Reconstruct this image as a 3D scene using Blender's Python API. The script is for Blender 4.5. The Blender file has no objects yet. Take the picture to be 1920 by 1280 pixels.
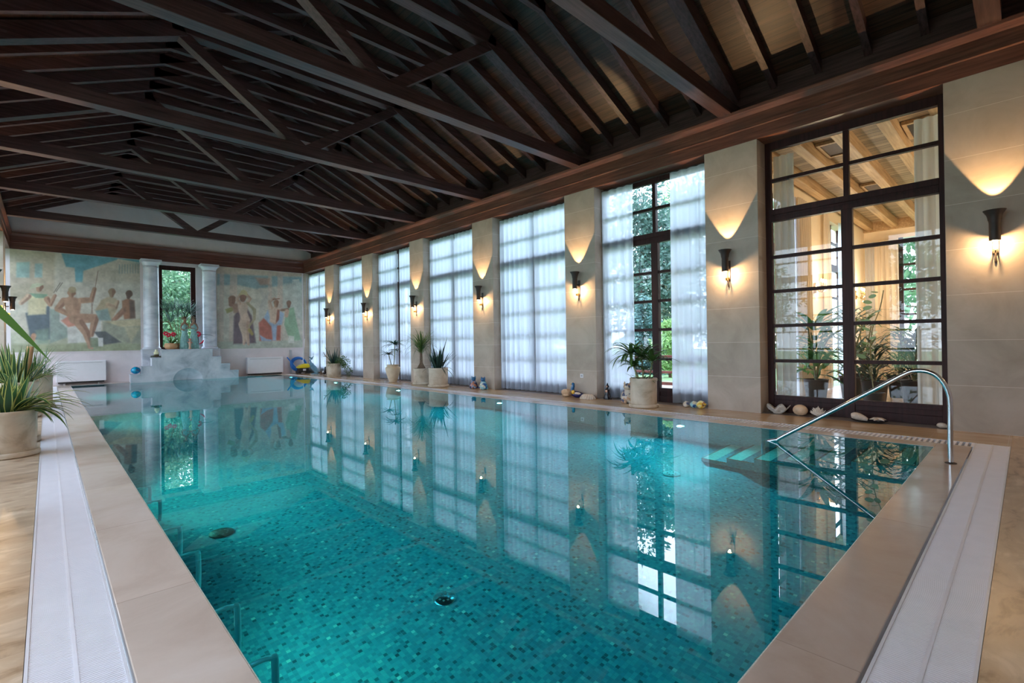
import bpy, bmesh, math, random
import numpy as np
from mathutils import Vector, Matrix
PI = math.pi
sc = bpy.context.scene
COL = sc.collection
# ------------------------------------------------------------------ camera
YAW, PITCH, ROLL, FPX = 0.7597, 0.0021, -0.0149, 917.449
def _cam():
    r0 = Vector((math.cos(YAW), -math.sin(YAW), 0)); f0 = Vector((math.sin(YAW), math.cos(YAW), 0)); z = Vector((0, 0, 1))
    F = f0*math.cos(PITCH) + z*math.sin(PITCH); U = -f0*math.sin(PITCH) + z*math.cos(PITCH)
    R = r0*math.cos(ROLL) + U*math.sin(ROLL); UU = -r0*math.sin(ROLL) + U*math.cos(ROLL)
    cam = bpy.data.cameras.new('camera'); o = bpy.data.objects.new('camera', cam); COL.objects.link(o)
    o.matrix_world = Matrix(((R.x, UU.x, -F.x, 0), (R.y, UU.y, -F.y, 0), (R.z, UU.z, -F.z, 1.2), (0, 0, 0, 1)))
    cam.sensor_width = 36; cam.lens = FPX/1920*36; cam.clip_start = 0.03; cam.clip_end = 300
    sc.camera = o
_cam()
sc.view_settings.view_transform = 'Standard'; sc.view_settings.look = 'None'
sc.view_settings.gamma = 1; sc.view_settings.use_curve_mapping = False
sc.view_settings.exposure = 0.42
cy = sc.cycles
cy.use_denoising = True; cy.denoiser = 'OPENIMAGEDENOISE'
cy.max_bounces = 10; cy.diffuse_bounces = 5; cy.glossy_bounces = 5; cy.transmission_bounces = 8; cy.transparent_max_bounces = 24
cy.caustics_reflective = True; cy.caustics_refractive = True
cy.sample_clamp_indirect = 4.0; cy.blur_glossy = 0.6
# ------------------------------------------------------------------ sky
SKY = 8.2
LEFT_SKY = 0.72
w = bpy.data.worlds.new('overcast_sky'); sc.world = w; w.use_nodes = True
nt = w.node_tree; nt.nodes.clear()
out = nt.nodes.new('ShaderNodeOutputWorld'); bg = nt.nodes.new('ShaderNodeBackground')
tc = nt.nodes.new('ShaderNodeTexCoord'); sp = nt.nodes.new('ShaderNodeSeparateXYZ'); rp = nt.nodes.new('ShaderNodeValToRGB')
nt.links.new(tc.outputs['Generated'], sp.inputs[0]); nt.links.new(sp.outputs['Z'], rp.inputs[0])
rp.color_ramp.elements[0].position = 0.0; rp.color_ramp.elements[0].color = (0.7, 0.82, 1.0, 1)
rp.color_ramp.elements[1].position = 0.7; rp.color_ramp.elements[1].color = (0.6, 0.75, 1.0, 1)
nt.links.new(rp.outputs[0], bg.inputs['Color'])
# sky strength shaped, dimmer on the left (-x) side, to balance light indoors
mr = nt.nodes.new('ShaderNodeMapRange'); mr.inputs[1].default_value = 0.1; mr.inputs[2].default_value = -0.8; mr.inputs[3].default_value = SKY; mr.inputs[4].default_value = SKY*LEFT_SKY
nt.links.new(sp.outputs['X'], mr.inputs[0]); nt.links.new(mr.outputs[0], bg.inputs['Strength'])
nt.links.new(bg.outputs[0], out.inputs[0])
# light levels of the room's own lamps (watts)
UP_W, DOWN_W, POOL_W = 100.0, 17.0, 250.0
def lamp(kind, name, loc, energy, color, parent=None, target=None, size=0.02, spot=None, blend=0.15):
    l = bpy.data.lights.new(name, kind); l.energy = energy; l.color = color
    if kind in ('POINT', 'SPOT'): l.shadow_soft_size = size
    if kind == 'SPOT': l.spot_size = spot; l.spot_blend = blend
    o = bpy.data.objects.new(name, l); COL.objects.link(o); o.location = loc
    if target is not None: o.rotation_euler = Vector(target).to_track_quat('-Z', 'Y').to_euler()
    if parent: o.parent = parent
    return o
# ------------------------------------------------------------------ geometry constants
XR, XRB = 8.3415, 8.678          # right wall face, back of its window recesses
XL, XLB = -0.84, -1.18           # left wall
YF = 22.301                      # far wall
YB = -2.6                        # wall behind the viewer
ZT = 4.43                        # top of the pillars
ZC = 4.965                       # top of the timber cornice
PX0, PX1, PY0, PY1 = 0.54, 6.975, 0.71, 22.06   # pool
ZP = -1.45                       # pool floor
PIL = [(19.10, 19.96), (15.89, 16.69), (12.67, 13.44), (9.456, 10.29), (6.218, 7.038), (2.971, 3.845)]
OPEN = [(0.705, 2.971), (3.845, 6.218), (7.038, 9.456), (10.29, 12.67), (13.44, 15.89), (16.69, 19.10), (19.96, YF)]
TR = [0.27, 3.45, 6.65, 9.90, 13.07, 16.30, 19.53]
ORD = ['first', 'second', 'third', 'fourth', 'fifth', 'sixth', 'seventh', 'eighth']
# ------------------------------------------------------------------ materials
def newmat(name):
    m = bpy.data.materials.new(name); m.use_nodes = True
    return m, m.node_tree, m.node_tree.nodes['Principled BSDF']
def N(nt, t, **k):
    n = nt.nodes.new(t)
    for a, b in k.items():
        if a.startswith('i_'):
            key = a[2:]; key = int(key) if key.isdigit() else key
            n.inputs[key].default_value = b
        else: setattr(n, a, b)
    return n
def ramp(nt, stops):
    r = nt.nodes.new('ShaderNodeValToRGB'); e = r.color_ramp.elements
    while len(e) < len(stops): e.new(0.5)
    for el, (p, c) in zip(e, stops): el.position = p; el.color = (*c, 1)
    return r
def plain(name, col, rough=0.5, metal=0.0, spec=0.5, vary=0.0, scale=8, bump=0.0, coat=0.0):
    m, nt, p = newmat(name)
    p.inputs['Roughness'].default_value = rough; p.inputs['Metallic'].default_value = metal
    p.inputs['Specular IOR Level'].default_value = spec; p.inputs['Coat Weight'].default_value = coat
    tc = N(nt, 'ShaderNodeTexCoord'); no = N(nt, 'ShaderNodeTexNoise', i_Scale=scale, i_Detail=4.0)
    nt.links.new(tc.outputs['Object'], no.inputs['Vector'])
    v = max(vary, 0.02)
    r = ramp(nt, [(0.3, tuple(c*(1-v) for c in col)), (0.7, tuple(min(1, c*(1+v)) for c in col))])
    nt.links.new(no.outputs['Fac'], r.inputs[0]); nt.links.new(r.outputs[0], p.inputs['Base Color'])
    if bump:
        b = N(nt, 'ShaderNodeBump', i_Strength=bump, i_Distance=0.01); nt.links.new(no.outputs['Fac'], b.inputs['Height']); nt.links.new(b.outputs[0], p.inputs['Normal'])
    return m
def wood(name, dark, light, axis, rough=0.42, spec=0.5, planks=None):
    """grain stretched along an axis (0 x, 1 y, 2 z); planks = (axis, width) draws board joints"""
    m, nt, p = newmat(name)
    g = N(nt, 'ShaderNodeNewGeometry')
    mp = N(nt, 'ShaderNodeMapping'); s = [26, 26, 26]; s[axis] = 1.4; mp.inputs['Scale'].default_value = s
    nt.links.new(g.outputs['Position'], mp.inputs[0])
    n1 = N(nt, 'ShaderNodeTexNoise', i_Scale=1.0, i_Detail=6.0, i_Roughness=0.62); nt.links.new(mp.outputs[0], n1.inputs['Vector'])
    r = ramp(nt, [(0.32, dark), (0.68, light)]); nt.links.new(n1.outputs['Fac'], r.inputs[0])
    n2 = N(nt, 'ShaderNodeTexNoise', i_Scale=1.3, i_Detail=2.0); nt.links.new(g.outputs['Position'], n2.inputs['Vector'])
    mx = N(nt, 'ShaderNodeMix', data_type='RGBA', blend_type='MULTIPLY'); mx.inputs[0].default_value = 0.5
    nt.links.new(r.outputs[0], mx.inputs[6]); nt.links.new(n2.outputs['Fac'], mx.inputs[7])
    last = mx.outputs[2]; height = n1.outputs['Fac']
    if planks:
        sx = N(nt, 'ShaderNodeSeparateXYZ'); nt.links.new(g.outputs['Position'], sx.inputs[0])
        d = N(nt, 'ShaderNodeMath', operation='DIVIDE', i_1=planks[1]); nt.links.new(sx.outputs[planks[0]], d.inputs[0])
        f = N(nt, 'ShaderNodeMath', operation='FRACT'); nt.links.new(d.outputs[0], f.inputs[0])
        l = N(nt, 'ShaderNodeMath', operation='LESS_THAN', i_1=0.07); nt.links.new(f.outputs[0], l.inputs[0])
        fl = N(nt, 'ShaderNodeMath', operation='FLOOR'); nt.links.new(d.outputs[0], fl.inputs[0])
        wn = N(nt, 'ShaderNodeTexWhiteNoise', noise_dimensions='1D'); nt.links.new(fl.outputs[0], wn.inputs['W'])
        mr = N(nt, 'ShaderNodeMapRange', i_3=0.72, i_4=1.25); nt.links.new(wn.outputs['Value'], mr.inputs[0])
        m2 = N(nt, 'ShaderNodeMix', data_type='RGBA', blend_type='MULTIPLY'); m2.inputs[0].default_value = 1
        nt.links.new(last, m2.inputs[6]); nt.links.new(mr.outputs[0], m2.inputs[7])
        m3 = N(nt, 'ShaderNodeMix', data_type='RGBA'); m3.inputs[7].default_value = (0.006, 0.004, 0.003, 1)
        nt.links.new(l.outputs[0], m3.inputs[0]); nt.links.new(m2.outputs[2], m3.inputs[6]); last = m3.outputs[2]
    nt.links.new(last, p.inputs['Base Color'])
    b = N(nt, 'ShaderNodeBump', i_Strength=0.25, i_Distance=0.004); nt.links.new(height, b.inputs['Height']); nt.links.new(b.outputs[0], p.inputs['Normal'])
    p.inputs['Roughness'].default_value = rough; p.inputs['Specular IOR Level'].default_value = spec
    return m
def stone(name, cols, rough=0.45, scale=(1, 1, 1), joints=(), jcol=(0.3, 0.24, 0.18), jw=0.006, spec=0.5, bump=0.05, vein=3.0, offset=(0, 0, 0)):
    """joints: list of (axis, pitch, phase)"""
    m, nt, p = newmat(name)
    g = N(nt, 'ShaderNodeNewGeometry')
    mp = N(nt, 'ShaderNodeMapping'); mp.inputs['Scale'].default_value = scale; mp.inputs['Location'].default_value = offset
    nt.links.new(g.outputs['Position'], mp.inputs[0])
    n1 = N(nt, 'ShaderNodeTexNoise', i_Scale=vein, i_Detail=9.0, i_Roughness=0.6, i_Distortion=0.6); nt.links.new(mp.outputs[0], n1.inputs['Vector'])
    k = len(cols); r = ramp(nt, [(0.34+0.32*i/max(1, k-1), c) for i, c in enumerate(cols)]); nt.links.new(n1.outputs['Fac'], r.inputs[0])
    last = r.outputs[0]
    if joints:
        sx = N(nt, 'ShaderNodeSeparateXYZ'); nt.links.new(g.outputs['Position'], sx.inputs[0])
        for ax, pitch, ph in joints:
            a = N(nt, 'ShaderNodeMath', operation='ADD', i_1=-ph); nt.links.new(sx.outputs[ax], a.inputs[0])
            d = N(nt, 'ShaderNodeMath', operation='DIVIDE', i_1=pitch); nt.links.new(a.outputs[0], d.inputs[0])
            f = N(nt, 'ShaderNodeMath', operation='FRACT'); nt.links.new(d.outputs[0], f.inputs[0])
            l = N(nt, 'ShaderNodeMath', operation='LESS_THAN', i_1=jw/pitch); nt.links.new(f.outputs[0], l.inputs[0])
            fl = N(nt, 'ShaderNodeMath', operation='FLOOR'); nt.links.new(d.outputs[0], fl.inputs[0])
            wn = N(nt, 'ShaderNodeTexWhiteNoise', noise_dimensions='1D'); nt.links.new(fl.outputs[0], wn.inputs['W'])
            mr = N(nt, 'ShaderNodeMapRange', i_3=0.955, i_4=1.04); nt.links.new(wn.outputs['Value'], mr.inputs[0])
            m2 = N(nt, 'ShaderNodeMix', data_type='RGBA', blend_type='MULTIPLY'); m2.inputs[0].default_value = 1
            nt.links.new(last, m2.inputs[6]); nt.links.new(mr.outputs[0], m2.inputs[7])
            m3 = N(nt, 'ShaderNodeMix', data_type='RGBA'); m3.inputs[7].default_value = (*jcol, 1)
            nt.links.new(l.outputs[0], m3.inputs[0]); nt.links.new(m2.outputs[2], m3.inputs[6]); last = m3.outputs[2]
    nt.links.new(last, p.inputs['Base Color'])
    p.inputs['Roughness'].default_value = rough; p.inputs['Specular IOR Level'].default_value = spec
    if bump:
        b = N(nt, 'ShaderNodeBump', i_Strength=bump, i_Distance=0.01); nt.links.new(n1.outputs['Fac'], b.inputs['Height']); nt.links.new(b.outputs[0], p.inputs['Normal'])
    return m
WD, WL = (0.042, 0.02, 0.022), (0.14, 0.075, 0.078)
M = {}
M['wood_x'] = wood('dark_stained_timber_x', WD, WL, 0); M['wood_y'] = wood('dark_stained_timber_y', WD, WL, 1); M['wood_z'] = wood('dark_stained_timber_z', WD, WL, 2)
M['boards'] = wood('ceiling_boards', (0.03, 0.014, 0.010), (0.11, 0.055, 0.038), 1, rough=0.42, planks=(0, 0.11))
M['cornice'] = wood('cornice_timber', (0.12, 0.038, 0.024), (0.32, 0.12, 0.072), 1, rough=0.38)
M['cornice_x'] = wood('cornice_timber_x', (0.09, 0.032, 0.024), (0.24, 0.09, 0.066), 0, rough=0.38)
M['frame'] = wood('window_frame_timber', (0.022, 0.006, 0.006), (0.065, 0.018, 0.016), 2, rough=0.5, spec=0.25)
M['pine_x'] = wood('pale_pine', (0.42, 0.25, 0.11), (0.72, 0.49, 0.26), 0, rough=0.5)
M['pine_y'] = wood('pale_pine_boards', (0.34, 0.23, 0.13), (0.6, 0.45, 0.28), 1, rough=0.55, planks=(0, 0.16))
M['pillar'] = stone('limestone_courses', [(0.38, 0.305, 0.235), (0.44, 0.36, 0.285), (0.5, 0.415, 0.335)], rough=0.55, joints=[(2, 0.572, 0.0)], jcol=(0.68, 0.6, 0.52), jw=0.005, vein=1.6)
M['plaster'] = stone('pale_plaster', [(0.66, 0.6, 0.61), (0.74, 0.67, 0.68)], rough=0.8, vein=2.0, spec=0.2)
M['gable'] = stone('grey_plaster', [(0.64, 0.57, 0.59), (0.71, 0.63, 0.65)], rough=0.85, vein=2.0, spec=0.2)
M['deck'] = stone('travertine_deck', [(0.3, 0.2, 0.12), (0.5, 0.36, 0.24), (0.54, 0.41, 0.28), (0.68, 0.54, 0.4)], rough=0.3, scale=(0.9, 1.9, 1), joints=[(1, 0.65, 0.155)], jcol=(0.55, 0.42, 0.3), jw=0.005, vein=3.6)
M['deck_r'] = stone('travertine_strip', [(0.44, 0.28, 0.15), (0.55, 0.38, 0.22), (0.62, 0.45, 0.29)], rough=0.18, scale=(3.0, 0.6, 1), joints=[(1, 0.65, 0.155)], jcol=(0.6, 0.46, 0.32), jw=0.005, vein=2.2)
M['coping'] = stone('limestone_coping', [(0.58, 0.45, 0.36), (0.68, 0.55, 0.45), (0.74, 0.62, 0.53)], rough=0.14, joints=[(1, 1.28, 0.4)], jcol=(0.42, 0.32, 0.25), jw=0.004, vein=1.3, bump=0.02)
M['coping_x'] = stone('limestone_coping_near', [(0.52, 0.39, 0.3), (0.61, 0.48, 0.39), (0.67, 0.55, 0.46)], rough=0.14, joints=[(0, 1.9, 0.2)], jcol=(0.42, 0.32, 0.25), jw=0.004, vein=1.3, bump=0.02)
M['marble'] = stone('grey_marble', [(0.33, 0.37, 0.42), (0.5, 0.53, 0.57), (0.62, 0.64, 0.68), (0.7, 0.71, 0.74)], rough=0.3, vein=1.5)
M['marble_col'] = stone('column_marble', [(0.42, 0.45, 0.52), (0.58, 0.6, 0.66), (0.7, 0.71, 0.76)], rough=0.28, scale=(1, 1, 2.4), vein=1.3)
M['sill'] = stone('grey_sill_stone', [(0.2, 0.17, 0.15), (0.3, 0.26, 0.23)], rough=0.3)
M['grate'] = plain('white_plastic', (0.86, 0.84, 0.88), 0.42)
M['gutter'] = plain('gutter_dark', (0.12, 0.11, 0.12), 0.6)
M['steel'] = plain('polished_steel', (0.62, 0.64, 0.66), 0.13, metal=1.0)
M['steel_satin'] = plain('satin_steel', (0.75, 0.78, 0.78), 0.38, metal=0.7)
M['iron'] = plain('dark_bronze', (0.035, 0.024, 0.02), 0.5, metal=0.2, vary=0.2)
M['white_metal'] = plain('white_enamel', (0.78, 0.77, 0.8), 0.35)
M['grey_plastic'] = plain('grey_plastic', (0.42, 0.42, 0.44), 0.5)
M['dark_plastic'] = plain('black_plastic', (0.02, 0.02, 0.025), 0.4)
M['blue_plastic'] = plain('blue_hose', (0.01, 0.16, 0.55), 0.3)
M['yellow_plastic'] = plain('yellow_plastic', (0.85, 0.68, 0.02), 0.4)
M['pot'] = stone('cream_stoneware', [(0.4, 0.31, 0.21), (0.58, 0.48, 0.36), (0.66, 0.57, 0.45)], rough=0.5, vein=3.4, bump=0.1)
M['urn'] = stone('sandstone_urn', [(0.56, 0.45, 0.3), (0.68, 0.57, 0.42)], rough=0.6, vein=3.0)
M['terracotta'] = plain('tan_clay', (0.55, 0.3, 0.15), 0.55, vary=0.15)
M['soil'] = plain('soil', (0.035, 0.02, 0.012), 0.95, vary=0.3, bump=0.6, scale=40)
M['bark'] = plain('bark', (0.13, 0.085, 0.055), 0.9, vary=0.35, bump=0.5, scale=30)
M['cane'] = plain('green_cane', (0.2, 0.19, 0.09), 0.7, vary=0.25)
def leafmat(name, a, b, edge=None, trans=0.35):
    m, nt, p = newmat(name)
    at = N(nt, 'ShaderNodeAttribute', attribute_name='leaf'); sx = N(nt, 'ShaderNodeSeparateXYZ'); nt.links.new(at.outputs['Vector'], sx.inputs[0])
    r = ramp(nt, [(0.0, a), (1.0, b)]); nt.links.new(sx.outputs['X'], r.inputs[0]); last = r.outputs[0]
    if edge:
        g = N(nt, 'ShaderNodeMath', operation='GREATER_THAN', i_1=0.62); nt.links.new(sx.outputs['Y'], g.inputs[0])
        mx = N(nt, 'ShaderNodeMix', data_type='RGBA'); mx.inputs[7].default_value = (*edge, 1)
        nt.links.new(g.outputs[0], mx.inputs[0]); nt.links.new(last, mx.inputs[6]); last = mx.outputs[2]
    nt.links.new(last, p.inputs['Base Color']); p.inputs['Roughness'].default_value = 0.38
    t = N(nt, 'ShaderNodeBsdfTranslucent'); nt.links.new(last, t.inputs['Color'])
    mx2 = N(nt, 'ShaderNodeMixShader'); mx2.inputs[0].default_value = trans
    o = nt.nodes['Material Output']; nt.links.new(p.outputs[0], mx2.inputs[1]); nt.links.new(t.outputs[0], mx2.inputs[2]); nt.links.new(mx2.outputs[0], o.inputs['Surface'])
    return m
M['leaf'] = leafmat('green_leaf', (0.02, 0.07, 0.025), (0.1, 0.22, 0.05))
M['leaf_var'] = leafmat('variegated_leaf', (0.02, 0.065, 0.03), (0.06, 0.15, 0.05), edge=(0.5, 0.52, 0.14))
M['leaf_dark'] = leafmat('dark_leaf', (0.008, 0.03, 0.026), (0.03, 0.08, 0.06), trans=0.2)
M['leaf_blue'] = leafmat('blue_green_leaf', (0.05, 0.12, 0.1), (0.2, 0.3, 0.24))
M['leaf_tree'] = leafmat('tree_foliage', (0.06, 0.15, 0.08), (0.26, 0.42, 0.24), trans=0.45)
M['leaf_spruce'] = leafmat('blue_spruce_needles', (0.06, 0.15, 0.14), (0.24, 0.4, 0.38), trans=0.3)
M['leaf_pine'] = leafmat('pine_needles', (0.04, 0.1, 0.08), (0.14, 0.24, 0.19), trans=0.3)
M['leaf_lime'] = leafmat('lime_foliage', (0.16, 0.32, 0.1), (0.42, 0.6, 0.25), trans=0.5)
M['grass'] = plain('lawn', (0.16, 0.26, 0.1), 0.9, vary=0.4, scale=2)
M['red_petal'] = plain('red_petal', (0.62, 0.01, 0.045), 0.4, vary=0.3)
M['fence'] = plain('red_brown_rail', (0.22, 0.06, 0.045), 0.6, vary=0.2)
def glass(name, tint=(1, 1, 1), mult=1.0):
    m = bpy.data.materials.new(name); m.use_nodes = True; nt = m.node_tree; nt.nodes.clear()
    o = N(nt, 'ShaderNodeOutputMaterial'); tr = N(nt, 'ShaderNodeBsdfTransparent'); tr.inputs[0].default_value = (*tint, 1)
    gl = N(nt, 'ShaderNodeBsdfGlossy', i_Roughness=0.0); fr = N(nt, 'ShaderNodeFresnel', i_IOR=1.5)
    mu = N(nt, 'ShaderNodeMath', operation='MULTIPLY', i_1=mult); mu.use_clamp = True
    nt.links.new(fr.outputs[0], mu.inputs[0]); mx = N(nt, 'ShaderNodeMixShader'); nt.links.new(mu.outputs[0], mx.inputs[0])
    nt.links.new(tr.outputs[0], mx.inputs[1]); nt.links.new(gl.outputs[0], mx.inputs[2]); nt.links.new(mx.outputs[0], o.inputs[0])
    return m
M['glass'] = glass('window_glass', (0.96, 0.99, 0.98), 1.3)
def cloth(name, col, trans_fac, see):
    m = bpy.data.materials.new(name); m.use_nodes = True; nt = m.node_tree; nt.nodes.clear()
    o = N(nt, 'ShaderNodeOutputMaterial'); tp = N(nt, 'ShaderNodeBsdfTransparent')
    tl = N(nt, 'ShaderNodeBsdfTranslucent'); tl.inputs[0].default_value = (*col, 1); df = N(nt, 'ShaderNodeBsdfDiffuse'); df.inputs[0].default_value = (*col, 1)
    lw = N(nt, 'ShaderNodeLayerWeight', i_Blend=0.35)
    wv = N(nt, 'ShaderNodeTexNoise', i_Scale=3.0, i_Detail=3.0); g = N(nt, 'ShaderNodeNewGeometry'); nt.links.new(g.outputs['Position'], wv.inputs['Vector'])
    m1 = N(nt, 'ShaderNodeMixShader'); m1.inputs[0].default_value = trans_fac; nt.links.new(df.outputs[0], m1.inputs[1]); nt.links.new(tl.outputs[0], m1.inputs[2])
    mr = N(nt, 'ShaderNodeMapRange', i_1=0.0, i_2=0.8, i_3=see, i_4=see*0.3); nt.links.new(lw.outputs['Facing'], mr.inputs[0])
    m2 = N(nt, 'ShaderNodeMixShader'); nt.links.new(mr.outputs[0], m2.inputs[0]); nt.links.new(m1.outputs[0], m2.inputs[1]); nt.links.new(tp.outputs[0], m2.inputs[2])
    nt.links.new(m2.outputs[0], o.inputs[0]); return m
M['sheer'] = cloth('sheer_voile', (0.84, 0.9, 1.0), 0.84, 0.10)
M['drape'] = cloth('beige_drape', (0.78, 0.68, 0.54), 0.35, 0.02)
M['drape_grey'] = cloth('grey_drape', (0.62, 0.62, 0.58), 0.25, 0.04)
def emis(name, col, s):
    m = bpy.data.materials.new(name); m.use_nodes = True; nt = m.node_tree; nt.nodes.clear()
    o = N(nt, 'ShaderNodeOutputMaterial'); e = N(nt, 'ShaderNodeEmission', i_Strength=s); e.inputs[0].default_value = (*col, 1); nt.links.new(e.outputs[0], o.inputs[0]); return m
M['bulb'] = emis('glowing_bulb', (1.0, 0.72, 0.4), 28); M['flame'] = emis('candle_bulb', (1.0, 0.7, 0.35), 12)
M['pool_lens'] = emis('pool_lamp_lens', (0.75, 1.0, 0.85), 9)
def mosaic(name, kind):
    m, nt, p = newmat(name)
    g = N(nt, 'ShaderNodeNewGeometry')
    # tile cell from world position, one lattice for floor and walls
    sc_ = N(nt, 'ShaderNodeVectorMath', operation='SCALE'); sc_.inputs['Scale'].default_value = 1/0.026
    ad = N(nt, 'ShaderNodeVectorMath', operation='ADD'); ad.inputs[1].default_value = (0.003, 0.003, 0.003)
    nt.links.new(g.outputs['Position'], ad.inputs[0]); nt.links.new(ad.outputs[0], sc_.inputs[0])
    fl = N(nt, 'ShaderNodeVectorMath', operation='FLOOR'); nt.links.new(sc_.outputs[0], fl.inputs[0])
    fr = N(nt, 'ShaderNodeVectorMath', operation='FRACTION'); nt.links.new(sc_.outputs[0], fr.inputs[0])
    wn = N(nt, 'ShaderNodeTexWhiteNoise', noise_dimensions='3D'); nt.links.new(fl.outputs[0], wn.inputs['Vector'])
    if kind == 'dark':
        r = ramp(nt, [(0.0, (0.01, 0.05, 0.075)), (0.06, (0.02, 0.09, 0.12)), (0.11, (0.035, 0.16, 0.22)), (0.5, (0.045, 0.2, 0.26)), (0.8, (0.06, 0.26, 0.3)), (0.975, (0.07, 0.28, 0.31)), (0.991, (0.2, 0.4, 0.4)), (1.0, (0.34, 0.5, 0.46))])
    elif kind == 'light':
        r = ramp(nt, [(0.0, (0.55, 0.62, 0.55)), (1.0, (0.75, 0.8, 0.72))])
    else:
        r = ramp(nt, [(0.0, (0.1, 0.035, 0.03)), (1.0, (0.2, 0.08, 0.06))])
    nt.links.new(wn.outputs['Value'], r.inputs[0])
    if kind == 'dark': r.color_ramp.interpolation = 'LINEAR'
    sx = N(nt, 'ShaderNodeSeparateXYZ'); nt.links.new(fr.outputs[0], sx.inputs[0])
    nrm = N(nt, 'ShaderNodeSeparateXYZ'); nt.links.new(g.outputs['True Normal'], nrm.inputs[0])
    gr = None
    for i in range(3):
        l = N(nt, 'ShaderNodeMath', operation='LESS_THAN', i_1=0.09); nt.links.new(sx.outputs[i], l.inputs[0])
        ab = N(nt, 'ShaderNodeMath', operation='ABSOLUTE'); nt.links.new(nrm.outputs[i], ab.inputs[0])
        inv = N(nt, 'ShaderNodeMath', operation='LESS_THAN', i_1=0.5); nt.links.new(ab.outputs[0], inv.inputs[0])
        mu = N(nt, 'ShaderNodeMath', operation='MULTIPLY'); nt.links.new(l.outputs[0], mu.inputs[0]); nt.links.new(inv.outputs[0], mu.inputs[1])
        if gr is None: gr = mu
        else:
            mm = N(nt, 'ShaderNodeMath', operation='MAXIMUM'); nt.links.new(gr.outputs[0], mm.inputs[0]); nt.links.new(mu.outputs[0], mm.inputs[1]); gr = mm
    mx = N(nt, 'ShaderNodeMix', data_type='RGBA'); mx.inputs[7].default_value = (0.06, 0.22, 0.25, 1) if kind == 'dark' else (0.4, 0.45, 0.4, 1)
    nt.links.new(gr.outputs[0], mx.inputs[0]); nt.links.new(r.outputs[0], mx.inputs[6]); nt.links.new(mx.outputs[2], p.inputs['Base Color'])
    p.inputs['Roughness'].default_value = 0.3
    return m
M['mosaic'] = mosaic('teal_mosaic', 'dark'); M['mosaic_light'] = mosaic('pale_mosaic', 'light'); M['mosaic_nose'] = mosaic('brown_mosaic', 'nose')
def water():
    m = bpy.data.materials.new('pool_water'); m.use_nodes = True; nt = m.node_tree; nt.nodes.clear()
    o = N(nt, 'ShaderNodeOutputMaterial'); rf = N(nt, 'ShaderNodeBsdfRefraction', i_IOR=1.33, i_Roughness=0.0); rf.inputs[0].default_value = (0.24, 0.9, 0.98, 1)
    gl = N(nt, 'ShaderNodeBsdfGlossy', i_Roughness=0.0); fr = N(nt, 'ShaderNodeFresnel', i_IOR=1.33)
    no = N(nt, 'ShaderNodeTexNoise', i_Scale=0.9, i_Detail=1.0); g = N(nt, 'ShaderNodeNewGeometry'); nt.links.new(g.outputs['Position'], no.inputs['Vector'])
    b = N(nt, 'ShaderNodeBump', i_Strength=0.05, i_Distance=0.01); nt.links.new(no.outputs['Fac'], b.inputs['Height'])
    for n in (rf, gl, fr): nt.links.new(b.outputs[0], n.inputs['Normal'])
    mx = N(nt, 'ShaderNodeMixShader'); mu = N(nt, 'ShaderNodeMath', operation='POWER', i_1=0.74); mu.use_clamp = True; nt.links.new(fr.outputs[0], mu.inputs[0]); nt.links.new(mu.outputs[0], mx.inputs[0]); nt.links.new(rf.outputs[0], mx.inputs[1]); nt.links.new(gl.outputs[0], mx.inputs[2]); nt.links.new(mx.outputs[0], o.inputs[0])
    return m
M['water'] = water()
def glaze(name, cols, scale=14):
    m, nt, p = newmat(name); tc = N(nt, 'ShaderNodeTexCoord'); v = N(nt, 'ShaderNodeTexVoronoi', i_Scale=scale); nt.links.new(tc.outputs['Object'], v.inputs['Vector'])
    sx = N(nt, 'ShaderNodeSeparateXYZ'); nt.links.new(v.outputs['Color'], sx.inputs[0])
    r = ramp(nt, [((i+0.0)/len(cols), c) for i, c in enumerate(cols)]); r.color_ramp.interpolation = 'CONSTANT'
    nt.links.new(sx.outputs[0], r.inputs[0]); nt.links.new(r.outputs[0], p.inputs['Base Color']); p.inputs['Roughness'].default_value = 0.15
    return m
M['glaze_navy'] = glaze('navy_pattern_glaze', [(0.02, 0.03, 0.12), (0.25, 0.3, 0.42), (0.5, 0.2, 0.12), (0.05, 0.08, 0.25)])
M['glaze_aqua'] = glaze('aqua_pattern_glaze', [(0.02, 0.1, 0.3), (0.3, 0.55, 0.6), (0.6, 0.62, 0.5), (0.04, 0.3, 0.4)])
M['glaze_cream'] = glaze('cream_pattern_glaze', [(0.6, 0.52, 0.42), (0.66, 0.6, 0.52), (0.1, 0.12, 0.2), (0.5, 0.32, 0.2)], 22)
M['glaze_blue'] = glaze('blue_ball_glaze', [(0.0, 0.18, 0.35), (0.0, 0.3, 0.5), (0.02, 0.1, 0.2)], 10)
M['glaze_yellow'] = glaze('yellow_ball_glaze', [(0.75, 0.5, 0.05), (0.8, 0.7, 0.3), (0.4, 0.1, 0.05), (0.1, 0.25, 0.1)], 20)
M['blue_glaze'] = plain('blue_glaze', (0.02, 0.13, 0.32), 0.15, vary=0.3); M['navy_glaze'] = plain('navy_glaze', (0.01, 0.012, 0.09), 0.15)
M['ochre_glaze'] = plain('ochre_glaze', (0.75, 0.42, 0.02), 0.2); M['black_glaze'] = plain('black_glaze', (0.01, 0.012, 0.02), 0.2)
M['skin_glaze'] = plain('pink_glaze', (0.6, 0.36, 0.26), 0.3)
M['shell'] = plain('pale_shell', (0.68, 0.56, 0.45), 0.5, vary=0.15, bump=0.2, scale=30); M['shell_tan'] = plain('tan_shell', (0.62, 0.42, 0.26), 0.4, vary=0.2, scale=14)
M['shell_grey'] = plain('grey_clam_shell', (0.55, 0.5, 0.43), 0.6, vary=0.2, bump=0.4, scale=30); M['coral'] = plain('white_coral', (0.78, 0.7, 0.6), 0.8, vary=0.08)
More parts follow.
